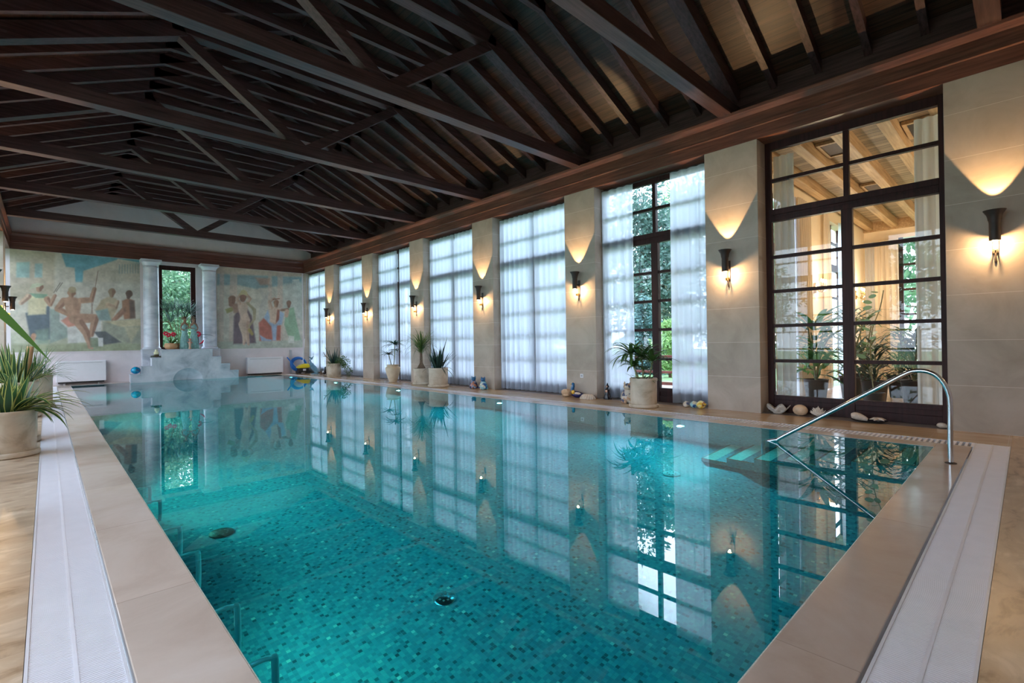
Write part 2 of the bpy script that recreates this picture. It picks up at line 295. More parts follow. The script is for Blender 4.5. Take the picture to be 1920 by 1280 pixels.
M['dolphin'] = plain('blue_grey_glaze', (0.12, 0.26, 0.36), 0.2, vary=0.2)
M['verdigris'] = plain('verdigris_bronze', (0.22, 0.42, 0.4), 0.55, vary=0.3, scale=12); M['bronze_skin'] = plain('brown_bronze', (0.3, 0.17, 0.11), 0.5, vary=0.25)
M['brass'] = plain('brass', (0.7, 0.5, 0.2), 0.25, metal=1.0); M['candle'] = plain('cream_candle', (0.75, 0.7, 0.45), 0.5)
# ------------------------------------------------------------------ mesh builder
class MB:
    def __init__(s, clip=None): s.v = []; s.f = []; s.mi = []; s.leaf = None; s.sm = []; s.clip = clip
    def add(s, vs, fs, mi=0, smooth=False):
        b = len(s.v); s.v += [tuple(v) for v in vs]; s.f += [tuple(i+b for i in f) for f in fs]; s.mi += [mi]*len(fs); s.sm += [smooth]*len(fs); return s
    def box(s, x0, x1, y0, y1, z0, z1, mi=0):
        v = [(x, y, z) for z in (z0, z1) for y in (y0, y1) for x in (x0, x1)]
        return s.add(v, [(0, 2, 3, 1), (4, 5, 7, 6), (0, 1, 5, 4), (2, 6, 7, 3), (0, 4, 6, 2), (1, 3, 7, 5)], mi)
    def beam(s, a, b, w, h, side=None, mi=0):
        """square timber from a to b: w across 'side', h across the other way"""
        a, b = Vector(a), Vector(b); d = (b-a).normalized(); sd = Vector(side or (0, 1, 0)).normalized(); u = d.cross(sd).normalized()
        vs = []
        for p in (a, b):
            for i, j in ((-1, -1), (1, -1), (1, 1), (-1, 1)): vs.append(p + sd*(w/2*i) + u*(h/2*j))
        return s.add(vs, [(0, 1, 2, 3), (7, 6, 5, 4), (0, 4, 5, 1), (1, 5, 6, 2), (2, 6, 7, 3), (3, 7, 4, 0)], mi)
    def prism(s, pts, axis, a, b, mi=0):
        """extrude a 2D outline along axis between a and b"""
        def P(p, t):
            return {0: (t, p[0], p[1]), 1: (p[0], t, p[1]), 2: (p[0], p[1], t)}[axis]
        n = len(pts); vs = [P(p, a) for p in pts] + [P(p, b) for p in pts]
        return s.add(vs, [tuple(range(n)), tuple(range(2*n-1, n-1, -1))] + [(i, i+n, (i+1) % n+n, (i+1) % n) for i in range(n)], mi)
    def tube(s, pts, r, seg=10, caps=True, mi=0):
        pts = [Vector(p) for p in pts]; n = len(pts); rs = r if hasattr(r, '__len__') else [r]*n
        vs = []; prev = None
        for i, p in enumerate(pts):
            t = (pts[min(i+1, n-1)]-pts[max(i-1, 0)]).normalized()
            if prev is None:
                a = Vector((0, 0, 1)) if abs(t.z) < 0.9 else Vector((1, 0, 0)); u = t.cross(a).normalized()
            else: u = (prev - t*prev.dot(t)).normalized()
            prev = u; v = t.cross(u)
            for k in range(seg): an = 2*PI*k/seg; vs.append(p + (u*math.cos(an)+v*math.sin(an))*rs[i])
        fs = [(i*seg+k, i*seg+(k+1) % seg, (i+1)*seg+(k+1) % seg, (i+1)*seg+k) for i in range(n-1) for k in range(seg)]
        if caps: fs += [tuple(range(seg-1, -1, -1)), tuple(range((n-1)*seg, n*seg))]
        return s.add(vs, fs, mi, True)
    def lathe(s, prof, c=(0, 0, 0), seg=28, mi=0, mod=None, caps=True):
        vs = []
        for r, z in prof:
            for k in range(seg):
                a = 2*PI*k/seg; rr = r*(mod(a, z) if mod else 1); vs.append((c[0]+rr*math.cos(a), c[1]+rr*math.sin(a), c[2]+z))
        n = len(prof); fs = [(i*seg+k, i*seg+(k+1) % seg, (i+1)*seg+(k+1) % seg, (i+1)*seg+k) for i in range(n-1) for k in range(seg)]
        if caps and prof[0][0] > 1e-5: fs.append(tuple(range(seg-1, -1, -1)))
        if caps and prof[-1][0] > 1e-5: fs.append(tuple(range((n-1)*seg, n*seg)))
        return s.add(vs, fs, mi, True)
    def ball(s, c, r, seg=14, mi=0, rot=None, noise=0.0, rnd=None):
        rr = r if hasattr(r, '__len__') else (r, r, r); vs = []; st = max(6, seg*2//3)
        for i in range(st+1):
            th = PI*i/st
            for k in range(seg):
                a = 2*PI*k/seg; q = 1+(rnd.uniform(-noise, noise) if noise and 0 < i < st else 0)
                v = Vector((rr[0]*math.sin(th)*math.cos(a)*q, rr[1]*math.sin(th)*math.sin(a)*q, rr[2]*math.cos(th)*q))
                if rot: v = rot @ v
                vs.append(Vector(c)+v)
        return s.add(vs, [(i*seg+k, (i+1)*seg+k, (i+1)*seg+(k+1) % seg, i*seg+(k+1) % seg) for i in range(st) for k in range(seg)], mi, True)
    def setleaf(s, nv, val):
        if s.leaf is None: s.leaf = {}
        for i in nv: s.leaf[i] = val
    def blade(s, base, d, L, w, droop=0.5, fold=0.25, seg=7, shade=0.5, taper=0.3, twist=0.0, turn=0.0):
        """one strap leaf: starts along d, bends down by droop"""
        p = Vector(base); d = Vector(d).normalized(); side0 = d.cross(Vector((0, 0, 1)))
        if side0.length < 1e-3: side0 = Vector((1, 0, 0))
        side0.normalize(); b0 = len(s.v); step = L/seg
        for i in range(seg+1):
            t = i/seg; wd = w*(min(1.0, 0.45+t*2.2) if taper < 0.5 else min(1, 0.7+t))*(1-max(0, (t-taper)/(1-taper))**1.7)
            wd = max(wd, w*0.02); up = side0.cross(d).normalized(); an = turn+twist*t; sd = side0*math.cos(an)+up*math.sin(an)
            for k, (o, e) in enumerate(((-1, 1), (-0.55, 0.35), (0, 0), (0.55, 0.35), (1, 1))):
                s.v.append(tuple(p + sd*(o*wd/2) + up*(abs(o)*fold*wd/2)))
            s.setleaf(range(len(s.v)-5, len(s.v)), None)
            for k, e in zip(range(5), (1, 0.4, 0, 0.4, 1)): s.leaf[len(s.v)-5+k] = (min(1, max(0, shade+0.25*t)), e, 0)
            p = p + d*step
            d = (d + Vector((0, 0, -1))*droop*(0.4+t)*1.4/seg*1.0).normalized()
        for i in range(seg):
            for k in range(4):
                a = b0+i*5+k; s.f.append((a, a+1, a+6, a+5)); s.mi.append(0); s.sm.append(True)
        return s
    def leaflet(s, c, n, u, L, w, shade, seg=1):
        c, u = Vector(c), Vector(u).normalized(); n = Vector(n); sd = u.cross(n)
        if sd.length < 1e-4: sd = u.orthogonal()
        sd.normalize(); b = len(s.v)
        up = sd.cross(u)
        s.v += [tuple(c), tuple(c+u*L*0.45+sd*w/2+up*w*.12), tuple(c+u*L), tuple(c+u*L*0.45-sd*w/2+up*w*.12)]
        s.setleaf(range(b, b+4), (shade, 0, 0)); s.f.append((b, b+1, b+2, b+3)); s.mi.append(0); s.sm.append(False)
        return s
    def obj(s, name, mats, parent=None, bevel=0, loc=None):
        if s.clip:
            ax, lo, hi = s.clip; s.v = [tuple(min(hi, max(lo, c)) if i == ax else c for i, c in enumerate(v)) for v in s.v]
        me = bpy.data.meshes.new(name); me.from_pydata(s.v, [], s.f)
        mats = mats if isinstance(mats, (list, tuple)) else [mats]
        for m in mats: me.materials.append(M[m] if isinstance(m, str) else m)
        me.polygons.foreach_set('material_index', s.mi); me.polygons.foreach_set('use_smooth', s.sm)
        if s.leaf:
            at = me.attributes.new('leaf', 'FLOAT_VECTOR', 'POINT'); arr = np.zeros(len(s.v)*3, dtype=np.float32)
            for i, v in s.leaf.items(): arr[3*i:3*i+3] = v
            at.data.foreach_set('vector', arr)
        me.update(); o = bpy.data.objects.new(name, me); COL.objects.link(o)
        if parent: o.parent = parent
        if loc: o.location = loc
        if bevel:
            b = o.modifiers.new('bevel', 'BEVEL'); b.width = bevel; b.segments = 2; b.limit_method = 'ANGLE'
        if any(s.sm) and not all(s.sm) or any(s.sm):
            try:
                me.set_sharp_from_angle(angle=math.radians(50))
            except Exception: pass
        return o
def tag(o, label=None, cat=None, group=None, kind=None):
    if label: o['label'] = label
    if cat: o['category'] = cat
    if group: o['group'] = group
    if kind: o['kind'] = kind
    return o
def thing(name, label, cat, loc=(0, 0, 0), rz=0, group=None):
    o = bpy.data.objects.new(name, None); COL.objects.link(o); o.location = loc; o.rotation_euler = (0, 0, rz); o.empty_display_size = 0.1
    return tag(o, label, cat, group)
def dup(root, loc, rz, label, group=None, scale=None):
    r = root.copy(); COL.objects.link(r); r.location = loc; r.rotation_euler = (0, 0, rz); r['label'] = label
    if group: r['group'] = group
    if scale: r.scale = scale
    for ch in list(root.children):
        c = ch.copy(); COL.objects.link(c); c.parent = r
        for g in list(ch.children):
            d = g.copy(); COL.objects.link(d); d.parent = c
    return r
def struct(o): o['kind'] = 'structure'; return o
# ================================================================== SETTING
# ---- floor: deck slabs around the pool
m = MB()
m.box(XLB, -0.077, YB, YF, -0.12, 0, 0); m.box(-0.077, XRB, YB, 0.132, -0.12, 0, 0)
m.box(7.5248, XR, 0.132, YF, -0.12, 0, 1)
m.box(XR, XRB+0.1, 0.132, YF, -0.12, -0.001, 2)
struct(m.obj('floor', ['deck', 'deck_r', 'sill']))
m = MB(); m.box(0.221, PX0, PY0, 21.6, -0.12, 0); m.box(-0.077, PX0, 21.6, YF, -0.12, 0); m.box(PX1, 7.235, PY0, 21.6, -0.12, 0); m.box(PX1, 7.5248, 21.6, YF, -0.12, 0)
m.box(0.221, 7.235, 0.4245, PY0, -0.12, 0, 1); m.box(PX0, PX1, 21.6, YF, -0.12, 0, 1)
struct(m.obj('trim_pool_coping', ['coping', 'coping_x'], bevel=0.004))
PY1 = 21.6
# ---- basin
m = MB()
m.box(PX0-0.1, PX0, PY0, PY1, ZP, -0.12); m.box(PX1, PX1+0.1, PY0, PY1, ZP, -0.12); m.box(PX0-0.1, PX1+0.1, PY0-0.1, PY0, ZP, -0.12); m.box(PX0-0.1, PX1+0.1, PY1, PY1+0.1, ZP, -0.12)
m.box(PX0-0.1, PX1+0.1, PY0-0.1, PY1+0.1, ZP-0.1, ZP)
# the mosaic runs up to just under the stone edge
m.box(PX0-0.004, PX0+0.004, PY0, PY1, -0.12, -0.003, 1); m.box(PX1-0.004, PX1+0.004, PY0, PY1, -0.12, -0.003, 0); m.box(PX0, PX1, PY0-0.004, PY0+0.004, -0.12, -0.003, 1); m.box(PX0, PX1, PY1-0.004, PY1+0.004, -0.12, -0.003, 0)  # pale lip left and near paints in the brightly lit waterline edge
struct(m.obj('pool_basin', ['mosaic', 'mosaic_light']))
# steps at the near right corner
st = struct(thing('pool_steps', None, None, (0, 0, 0)))
for k in range(7):
    y0 = PY0 if k == 0 else 0.635+0.325*k; y1 = 0.96+0.325*k; z = -0.2-0.185*k
    m = MB(); m.box(6.1, PX1, y0, y1, ZP, z, 0); m.box(6.1, PX1, y1-0.175, y1-0.02, z, z+0.003, 1); m.box(6.1, PX1, y1-0.02, y1+0.004, z-0.03, z+0.004, 2); m.box(6.096, 6.1, y0, y1, z-0.03, z+0.004, 2)
    m.obj('step', ['mosaic', 'mosaic_light', 'mosaic_nose'], st)
# water
m = MB(); m.add([(PX0, PY0, -0.006), (PX1, PY0, -0.006), (PX1, PY1, -0.006), (PX0, PY1, -0.006)], [(0, 1, 2, 3)])
tag(m.obj('pool_water', 'water'), 'still teal pool water mirroring the windows and murals', 'water', kind='stuff')
# ---- overflow gutters and their white gratings
m = MB()
for x0, x1, y0, y1 in ((-0.077, 0.212, 0.132, 21.6), (0.212, 7.2425, 0.132, 0.4145), (7.2425, 7.5248, 0.132, 21.6)): m.box(x0, x1, y0, y1, -0.14, -0.1)
struct(m.obj('trim_gutter_channel', 'gutter'))
def grating(label, x0, x1, y0, y1, along, pitch=0.0135, duty=0.74, spine=True):
    t = thing('drain_grating', label, 'drain grating', ((x0+x1)/2, (y0+y1)/2, -0.02), 0, 'white overflow gratings around the pool')
    cx, cy_ = (x0+x1)/2, (y0+y1)/2; m = MB(); r = MB(); sp_ = MB(); zt = 0.017
    L0, L1 = (y0, y1) if along == 1 else (x0, x1); W0, W1 = (x0, x1) if along == 1 else (y0, y1)
    n = int((L1-L0)/pitch); wc = (W0+W1)/2
    for i in range(n):
        a = L0+i*pitch; b = a+pitch*duty
        if along == 1: m.box(W0+0.012-cx, W1-0.012-cx, a-cy_, b-cy_, -0.012, zt)
        else: m.box(a-cx, b-cx, W0+0.012-cy_, W1-0.012-cy_, -0.012, zt)
    for wa, wb in ((W0+0.002, W0+0.013), (W1-0.013, W1-0.002)):
        if along == 1: r.box(wa-cx, wb-cx, L0-cy_, L1-cy_, -0.02, zt+0.002)
        else: r.box(L0-cx, L1-cx, wa-cy_, wb-cy_, -0.02, zt+0.002)
    m.obj('slats', 'grate', t); r.obj('edge_rail', 'white_metal', t)
    if spine:
        if along == 1: sp_.box(wc-0.007-cx, wc+0.007-cx, L0-cy_, L1-cy_, -0.02, zt+0.001)
        else: sp_.box(L0-cx, L1-cx, wc-0.007-cy_, wc+0.007-cy_, -0.02, zt+0.001)
        sp_.obj('centre_spine', 'grate', t)
    return t
grating('long white grating along the left pool edge beside the plant pots', -0.077, 0.212, 0.4145, 21.6, 1)
grating('wide white grating in front of the near pool edge, bottom right', -0.077, 7.5248, 0.132, 0.4145, 0)
grating('white grating with open slots along the right pool edge under the windows', 7.2425, 7.5248, 0.4145, 21.6, 1, pitch=0.05, duty=0.5, spine=False)
# ---- walls
def joint_pillar(n, x0, x1, y0, y1, label):
    m = MB(); m.box(x0, x1, y0, y1, 0, ZT); o = m.obj('stone_pillar', 'pillar', bevel=0.006)
    return tag(o, label, 'pillar', 'limestone pillars between the windows')
lab = ['farthest limestone pillar of the right wall, behind the pot of spiky and trailing plants', 'limestone pillar just left of the sandstone urn on the right side', 'limestone pillar behind the two cream pots side by side', 'limestone pillar beside the two patterned cat figurines',
       'limestone pillar with the small white wall socket near its foot', 'limestone pillar between the parted curtains and the glazed door']
for k, (a, b) in enumerate(PIL): joint_pillar(k, XR, XRB+0.1, a, b, lab[k])
for k, (a, b) in enumerate(PIL): joint_pillar(k, XLB-0.1, XL, a, b, 'limestone pillar of the left wall opposite the %s roof truss from the viewer' % ORD[6-k])
m = MB(); m.box(XR, XRB+0.1, YB, 0.705, 0, ZT); m.box(XRB+0.02, XRB+0.22, YB-0.1, YF+0.3, ZT, 5.6, 1)
struct(m.obj('wall_right', ['pillar', 'wood_y'], bevel=0.004))
m = MB(); m.box(XLB-0.1, XL, YB, 0.705, 0, ZT); m.box(XLB-0.22, XLB-0.02, YB-0.1, YF+0.3, ZT, 5.6, 1)
struct(m.obj('wall_left', ['pillar', 'wood_y']))
m = MB(); m.box(XLB-0.22, XRB+0.22, YB-0.2, YB, 0, 5.6); m.prism([(XLB-0.22, 5.6), (3.75, 7.9), (XRB+0.22, 5.6)], 1, YB-0.2, YB); struct(m.obj('wall_back', 'plaster'))
# far wall with its window opening, gable above
WX0, WX1, WZ0, WZ1 = 2.99, 4.29, 1.12, 4.36
m = MB(); Y0, Y1 = YF, YF+0.35
m.box(XLB-0.1, WX0, Y0, Y1, -0.1, ZT); m.box(WX1, XRB+0.1, Y0, Y1, -0.1, ZT); m.box(WX0, WX1, Y0, Y1, -0.1, WZ0); m.box(WX0, WX1, Y0, Y1, WZ1, ZT)
m.box(XR, XRB+0.1, YF-0.02, Y0, 0, ZT, 1)
m.box(XLB-0.1, XRB+0.22, Y0+0.02, Y1, ZT, 5.6, 2); m.prism([(XLB-0.22, 5.6), (3.75, 7.75), (XRB+0.22, 5.6)], 1, Y0+0.02, Y1, 2)
struct(m.obj('wall_far', ['plaster', 'pillar', 'gable']))
# ---- timber cornice: face board, bead, top moulding, soffit
def cornice_profile(xf, sgn):
    # outline in (x, z); sgn +1: the room is on the -x side of the face
    P = [(0, ZT), (0, ZT+0.2), (-0.012, ZT+0.215), (-0.012, ZT+0.225), (-0.004, ZT+0.24), (-0.004, ZC-0.12), (-0.02, ZC-0.1), (-0.055, ZC-0.05), (-0.06, ZC-0.01), (-0.06, ZC), (0.42, ZC), (0.42, ZT)]
    return [(xf+sgn*x, z) for x, z in P]
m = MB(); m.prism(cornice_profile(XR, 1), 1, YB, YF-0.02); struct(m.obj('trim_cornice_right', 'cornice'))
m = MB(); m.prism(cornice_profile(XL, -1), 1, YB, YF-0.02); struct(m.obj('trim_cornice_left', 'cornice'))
m = MB(); m.prism([(YF-0.08+x, z) for x, z in [(0, ZT), (0, ZT+0.2), (-0.01, ZT+0.22), (0, ZT+0.24), (0, ZC-0.12), (-0.04, ZC-0.05), (-0.045, ZC), (0.1, ZC), (0.1, ZT)]], 0, XL, XR); struct(m.obj('trim_cornice_far', 'cornice_x'))
m = MB(); m.box(XRB-0.1, XRB+0.02, YB, YF, ZC, ZC+0.14); m.box(XLB-0.02, XLB+0.1, YB, YF, ZC, ZC+0.14); struct(m.obj('trim_wall_plate', 'wood_y'))
# ---- roof boards
RC = 3.75; SL = 0.44; RB = 5.86-RC    # half-width of the flat collar level
ZK = 6.55
def roof_z(x): return ZK - SL*(abs(x-RC)-RB)      # underside of the rafters
m = MB(); th = 0.19
for s in (1, -1):
    xa, xb = RC, RC+s*5.6
    m.add([(xa, YB-0.2, roof_z(RC)+th), (xb, YB-0.2, roof_z(xb)+th), (xb, YF+0.4, roof_z(xb)+th), (xa, YF+0.4, roof_z(RC)+th),
           (xa, YB-0.2, roof_z(RC)+th+0.06), (xb, YB-0.2, roof_z(xb)+th+0.06), (xb, YF+0.4, roof_z(xb)+th+0.06), (xa, YF+0.4, roof_z(RC)+th+0.06)],
          [(0, 1, 2, 3), (4, 7, 6, 5), (0, 4, 5, 1), (2, 6, 7, 3), (1, 5, 6, 2), (0, 3, 7, 4)])
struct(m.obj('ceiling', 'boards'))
# ---- trusses
def truss(Y, label):
    t = thing('roof_truss', label, 'roof truss', (RC, Y, 4.96), 0, 'dark timber roof trusses')
    def L(x, z): return (x, 0, z-4.96)
    w_ = 0.215
    m = MB(); m.beam(L(-4.9, 5.06), L(4.9, 5.06), w_, 0.22); m.obj('tie_beam', 'wood_x', t, bevel=0.006)
    for s in (-1, 1):
        m = MB(); m.beam(L(s*0.05, 5.1), L(s*2.05, 6.53), w_*0.92, 0.17); m.obj('diagonal_strut', 'wood_x', t, bevel=0.005)
        xa, xb = s*(RB-0.1), s*4.88; m = MB(); m.beam(L(xa, roof_z(RC+xa)+0.03), L(xb, roof_z(RC+xb)+0.03), w_, 0.25); m.obj('principal_rafter', 'wood_x', t, bevel=0.006)
        m = MB(); m.beam(L(s*0.02, roof_z(RC)+0.07), L(s*(RB+0.2), roof_z(RC+RB+0.2)+0.07), w_*0.9, 0.2); m.obj('upper_rafter', 'wood_x', t)
    m = MB(); m.beam(L(-RB-0.08, 6.63), L(RB+0.08, 6.63), w_, 0.17); m.obj('collar_beam', 'wood_x', t, bevel=0.006)
for i, y in enumerate(TR): truss(y, '%s dark roof truss from the viewer, with a V of struts on its tie beam' % ORD[i])
def rafters(Y, label):
    t = thing('rafter_frame', label, 'rafter frame', (RC, Y, 5.0), 0, 'slender rafter frames between the trusses')
    def L(x, z): return (x, 0, z-5.0)
    for s in (-1, 1):
        xb = s*5.0; m = MB(); m.beam(L(s*(RB-0.05), roof_z(RC+RB-0.05)+0.09), L(xb, roof_z(RC+xb)+0.09), 0.095, 0.18); m.obj('rafter', 'wood_x', t)
    m = MB(); m.beam(L(-RB-0.06, ZK+0.08), L(RB+0.06, ZK+0.08), 0.095, 0.16); m.obj('collar', 'wood_x', t)
    for s in (-1, 1):
        m = MB(); m.beam(L(s*0.01, roof_z(RC)+0.09), L(s*RB, roof_z(RC+RB)+0.09), 0.095, 0.17); m.obj('upper_rafter', 'wood_x', t)
cnt = 0
for i in range(7):
    y0 = TR[i]; y1 = TR[i+1] if i < 6 else YF+0.45
    for k in range(1, 5):
        y = y0+(y1-y0)*k/5
        if y > YF-0.1: continue
        rafters(y, '%s slender rafter frame beyond the %s roof truss from the viewer' % (ORD[k-1], ORD[i]))
for k in range(1, 5): rafters(TR[0]-0.64*k, '%s slender rafter frame on the near side of the nearest roof truss' % ORD[k-1])
# ---- windows
def window(name, y0, y1, side):
    """casement door window in a wall recess; side +1 right wall, -1 left wall"""
    xb = XRB if side > 0 else XLB
    t = struct(thing(name, None, None, (xb, (y0+y1)/2, 0)))
    h = (y1-y0)/2; d0, d1 = (0, 0.09) if side > 0 else (-0.09, 0)
    m = MB(); jw = 0.085
    m.box(d0, d1, -h, -h+jw, 0, ZT); m.box(d0, d1, h-jw, h, 0, ZT); m.box(d0, d1, -h+jw, h-jw, 4.3, ZT); m.obj('outer_frame', 'frame', t, bevel=0.004)
    m = MB(); m.box(d0-0.01*side, d1, -h+jw, h-jw, 3.12, 3.19); m.box(d0, d1, -h+jw, h-jw, 3.19, 3.23); m.box(d0-0.01*side, d1, -h+jw, h-jw, 3.23, 3.32); m.obj('transom', 'frame', t, bevel=0.003)
    m = MB(); m.box(d0-0.008*side, d1, -0.07, 0.07, 0, 3.12); m.box(d0, d1, -0.035, 0.035, 3.32, 4.3); m.obj('mullion', 'frame', t, bevel=0.003)
    for a, b in ((-h+jw, -0.07), (0.07, h-jw)):
        m = MB(); m.box(d0, d1, a, b, 0.0, 0.12); m.box(d0+0.012, d1-0.012, a, b, 0.12, 0.2); m.box(d0, d1, a, b, 0.2, 0.27); m.obj('kick_rail', 'frame', t, bevel=0.003)
    for z in (0.835, 1.41, 1.975, 2.54, 3.8):
        for a, b in ((-h+jw, -0.03), (0.03, h-jw)):
            m = MB(); m.box(d0+0.01, d1-0.01, a, b, z-0.026, z+0.026); m.obj('glazing_bar', 'frame', t)
    m = MB(); xg = (d0+d1)/2
    m.add([(xg, -h+jw, 0.25), (xg, h-jw, 0.25), (xg, h-jw, 4.32), (xg, -h+jw, 4.32)], [(0, 1, 2, 3)]); m.obj('pane', 'glass', t)
    return t
for i, (a, b) in enumerate(OPEN):
    window('door_1' if i == 0 else 'window_%d' % i, a, b, 1)
    window('window_%d' % (i+10), a, b, -1)
    for s in (1, -1):
        if i == 0 and s > 0: continue
        l = bpy.data.lights.new('window_portal', 'AREA'); l.shape = 'RECTANGLE'; l.size = b-a; l.size_y = ZT; l.cycles.is_portal = True
        o = bpy.data.objects.new('window_portal', l); COL.objects.link(o); o.location = ((XRB if s > 0 else XLB)+0.12*s, (a+b)/2, ZT/2)
        o.rotation_euler = Vector((-s, 0, 0)).to_track_quat('-Z', 'Z').to_euler()
# far window
t = struct(thing('window_9', None, None, ((WX0+WX1)/2, YF+0.1, WZ0)))
h = (WX1-WX0)/2; hz = WZ1-WZ0; m = MB()
m.box(-h, -h+0.06, -0.1, 0.05, 0, hz); m.box(h-0.06, h, -0.1, 0.05, 0, hz); m.box(-h, h, -0.1, 0.05, hz-0.05, hz); m.obj('reveal_lining', 'plaster', t)
m = MB(); m.box(-h+0.06, -h+0.17, 0.0, 0.08, 0, hz-0.05); m.box(h-0.22, h-0.06, 0.0, 0.08, 0, hz-0.05); m.box(-h+0.17, h-0.22, 0, 0.08, hz-0.22, hz-0.05); m.box(-h+0.17, h-0.22, 0, 0.08, 0, 0.1); m.obj('outer_frame', 'frame', t, bevel=0.004)
m = MB(); m.add([(-h+0.17, 0.04, 0.1), (h-0.22, 0.04, 0.1), (h-0.22, 0.04, hz-0.22), (-h+0.17, 0.04, hz-0.22)], [(0, 1, 2, 3)]); m.obj('pane', 'glass', t)
l = bpy.data.lights.new('window_portal', 'AREA'); l.shape = 'RECTANGLE'; l.size = 1.1; l.size_y = 3.2; l.cycles.is_portal = True
o = bpy.data.objects.new('window_portal', l); COL.objects.link(o); o.location = ((WX0+WX1)/2, YF+0.4, 2.7); o.rotation_euler = Vector((0, -1, 0)).to_track_quat('-Z', 'Z').to_euler()
# ---- curtains
rc = random.Random(5)
def sheet(name, mat, a, b, x, ztop, label, cat='curtain', group=None, amp=0.035, folds=None, axis=1, flare=0.0, seed=0, z0=0.02, part=None):
    """hanging cloth from a to b along an axis at depth x"""
    r = random.Random(seed); L = b-a; nf = folds or max(4, int(L/0.165)); ph = [r.uniform(-0.5, 0.5) for _ in range(nf+2)]; am = [r.uniform(0.5, 1.25) for _ in range(nf+2)]
    nu = nf*10; rows = [0, 0.012, 0.03, 0.05, 0.1, 0.3, 0.55, 0.8, 0.97, 1.0]; vs = []
    mid = (a+b)/2
    for q in rows:
        z = ztop+(z0-ztop)*q
        for i in range(nu+1):
            s = i/nu; fpos = s*nf; k = int(min(nf-1, fpos)); fr_ = fpos-k
            A = amp*(am[k]*(1-fr_)+am[k+1]*fr_)*(0.35+0.65*min(1, q*7)); ang = 2*PI*fpos+ph[k]*(1-fr_)+ph[k+1]*fr_
            if q < 0.04: ang = 2*PI*fpos*1.0; A = amp*0.5
            d = A*math.sin(ang)+0.012*math.sin(ang*2.3+1+3*q)*q
            y = mid+(a+L*s-mid)*(1+flare*q)+0.25*A*math.cos(ang)
            vs.append((x+d, y, z) if axis == 1 else (y, x+d, z))
    n = nu+1; c = Vector((x, mid, 0)) if axis == 1 else Vector((mid, x, 0))
    m = MB(); m.add([Vector(v)-c for v in vs], [(j*n+i, j*n+i+1, (j+1)*n+i+1, (j+1)*n+i) for j in range(len(rows)-1) for i in range(nu)], 0, True)
    if part is not None: o = m.obj(name, mat, part); return o
    o = m.obj(name, mat, loc=c); return tag(o, label, cat, group)
CUR = {1: (4.62, 5.43), 2: (8.205, 8.215), 3: (11.385, 11.41), 4: (14.45, 14.6), 5: (17.9, 17.905), 6: (20.8, 20.81)}
WHERE = {1: 'the parted window beside the glazed door', 2: 'the window left of the pillar with the wall socket', 3: 'the window behind the dark spiky plant', 4: 'the window behind the sandstone urn',
         5: 'the second window from the far corner', 6: 'the window in the far right corner'}
for i in range(1, 7):
    a, b = OPEN[i]; g0, g1 = CUR[i]
    sheet('sheer_curtain', 'sheer', a+0.03, g0, 8.575, 4.36, 'white sheer curtain, right half of ' + WHERE[i], group='white sheer curtains', seed=i)
    sheet('sheer_curtain', 'sheer', g1, b-0.03, 8.575, 4.36, 'white sheer curtain, left half of ' + WHERE[i], group='white sheer curtains', seed=i+20)
    m = MB(); m.tube([(0, -(b-a)/2+0.02, 0), (0, (b-a)/2-0.02, 0)], 0.009, 8); tag(m.obj('curtain_rail', 'iron', loc=(8.575, (a+b)/2, 4.372)), 'thin dark curtain rail of ' + WHERE[i], 'curtain rail', 'curtain rails of the right wall')
# ================================================================== LAMPS
def sconce(loc, side, label):
    """torch shaped wall light; local -x points to the room when side = +1"""
    t = thing('wall_sconce', label, 'wall lamp', loc, 0 if side > 0 else PI, 'torch shaped wall sconces')
    m = MB(); m.lathe([(0.105, 0.36), (0.1, 0.352), (0.075, 0.31), (0.058, 0.27), (0.056, 0.262), (0.062, 0.258), (0.062, 0.245), (0.053, 0.235), (0.053, 0.0), (0.05, 0.0), (0.05, 0.2), (0.072, 0.31), (0.098, 0.355), (0.105, 0.36)], (-0.145, 0, -0.02), 24, caps=False)
    m.lathe([(0.0001, 0.001), (0.05, 0.001), (0.05, 0.012), (0.0001, 0.012)], (-0.145, 0, -0.02), 24)
    m.obj('torch_cup', 'iron', t)
    m = MB(); m.box(-0.016, 0, -0.03, 0.03, -0.17, 0.17); m.box(-0.075, -0.016, -0.008, 0.008, 0.05, 0.075); m.box(-0.06, -0.016, -0.005, 0.005, -0.13, -0.12)
    m.tube([(-0.02, 0, -0.28), (-0.02, 0, -0.265), (-0.02, 0, -0.23), (-0.02, 0, -0.2), (-0.02, 0, -0.15)], [0.003, 0.01, 0.013, 0.009, 0.012], 10); m.obj('wall_bracket', 'iron', t, bevel=0.002)
    m = MB()
    for y in (-0.024, 0.024): m.box(-0.1, -0.016, y*0.6-0.003, y*0.6+0.003, -0.165, -0.12)
    m.obj('lower_fork', 'brass', t)
    m = MB(); m.ball((-0.145, 0, -0.027), (0.03, 0.03, 0.008), 12); m.obj('bulb', 'bulb', t)
    lamp('SPOT', 'uplight', (-0.145, 0, 0.3), UP_W, (1.0, 0.62, 0.29), t, (0.02, 0, 1), 0.012, math.radians(57), 0.12)
    lamp('POINT', 'downlight', (-0.145, 0, -0.05), DOWN_W, (1.0, 0.63, 0.31), t, None, 0.012)
    return t
SL_ = ['sconce at the right edge of the view on the broad wall', 'sconce on the pillar between parted curtains and glazed door', 'sconce on the pillar with the wall socket', 'sconce on the pillar above the two cat figurines', 'sconce on the pillar behind the two cream pots', 'sconce on the pillar left of the sandstone urn', 'sconce nearest the far corner of the right wall']
sconce((XR, 0.25, 2.35), 1, 'dark torch shaped '+SL_[0])
for k, y in enumerate([3.45, 6.65, 9.88, 13.07, 16.3, 19.53]): sconce((XR, y, 2.35), 1, 'dark torch shaped '+SL_[k+1])
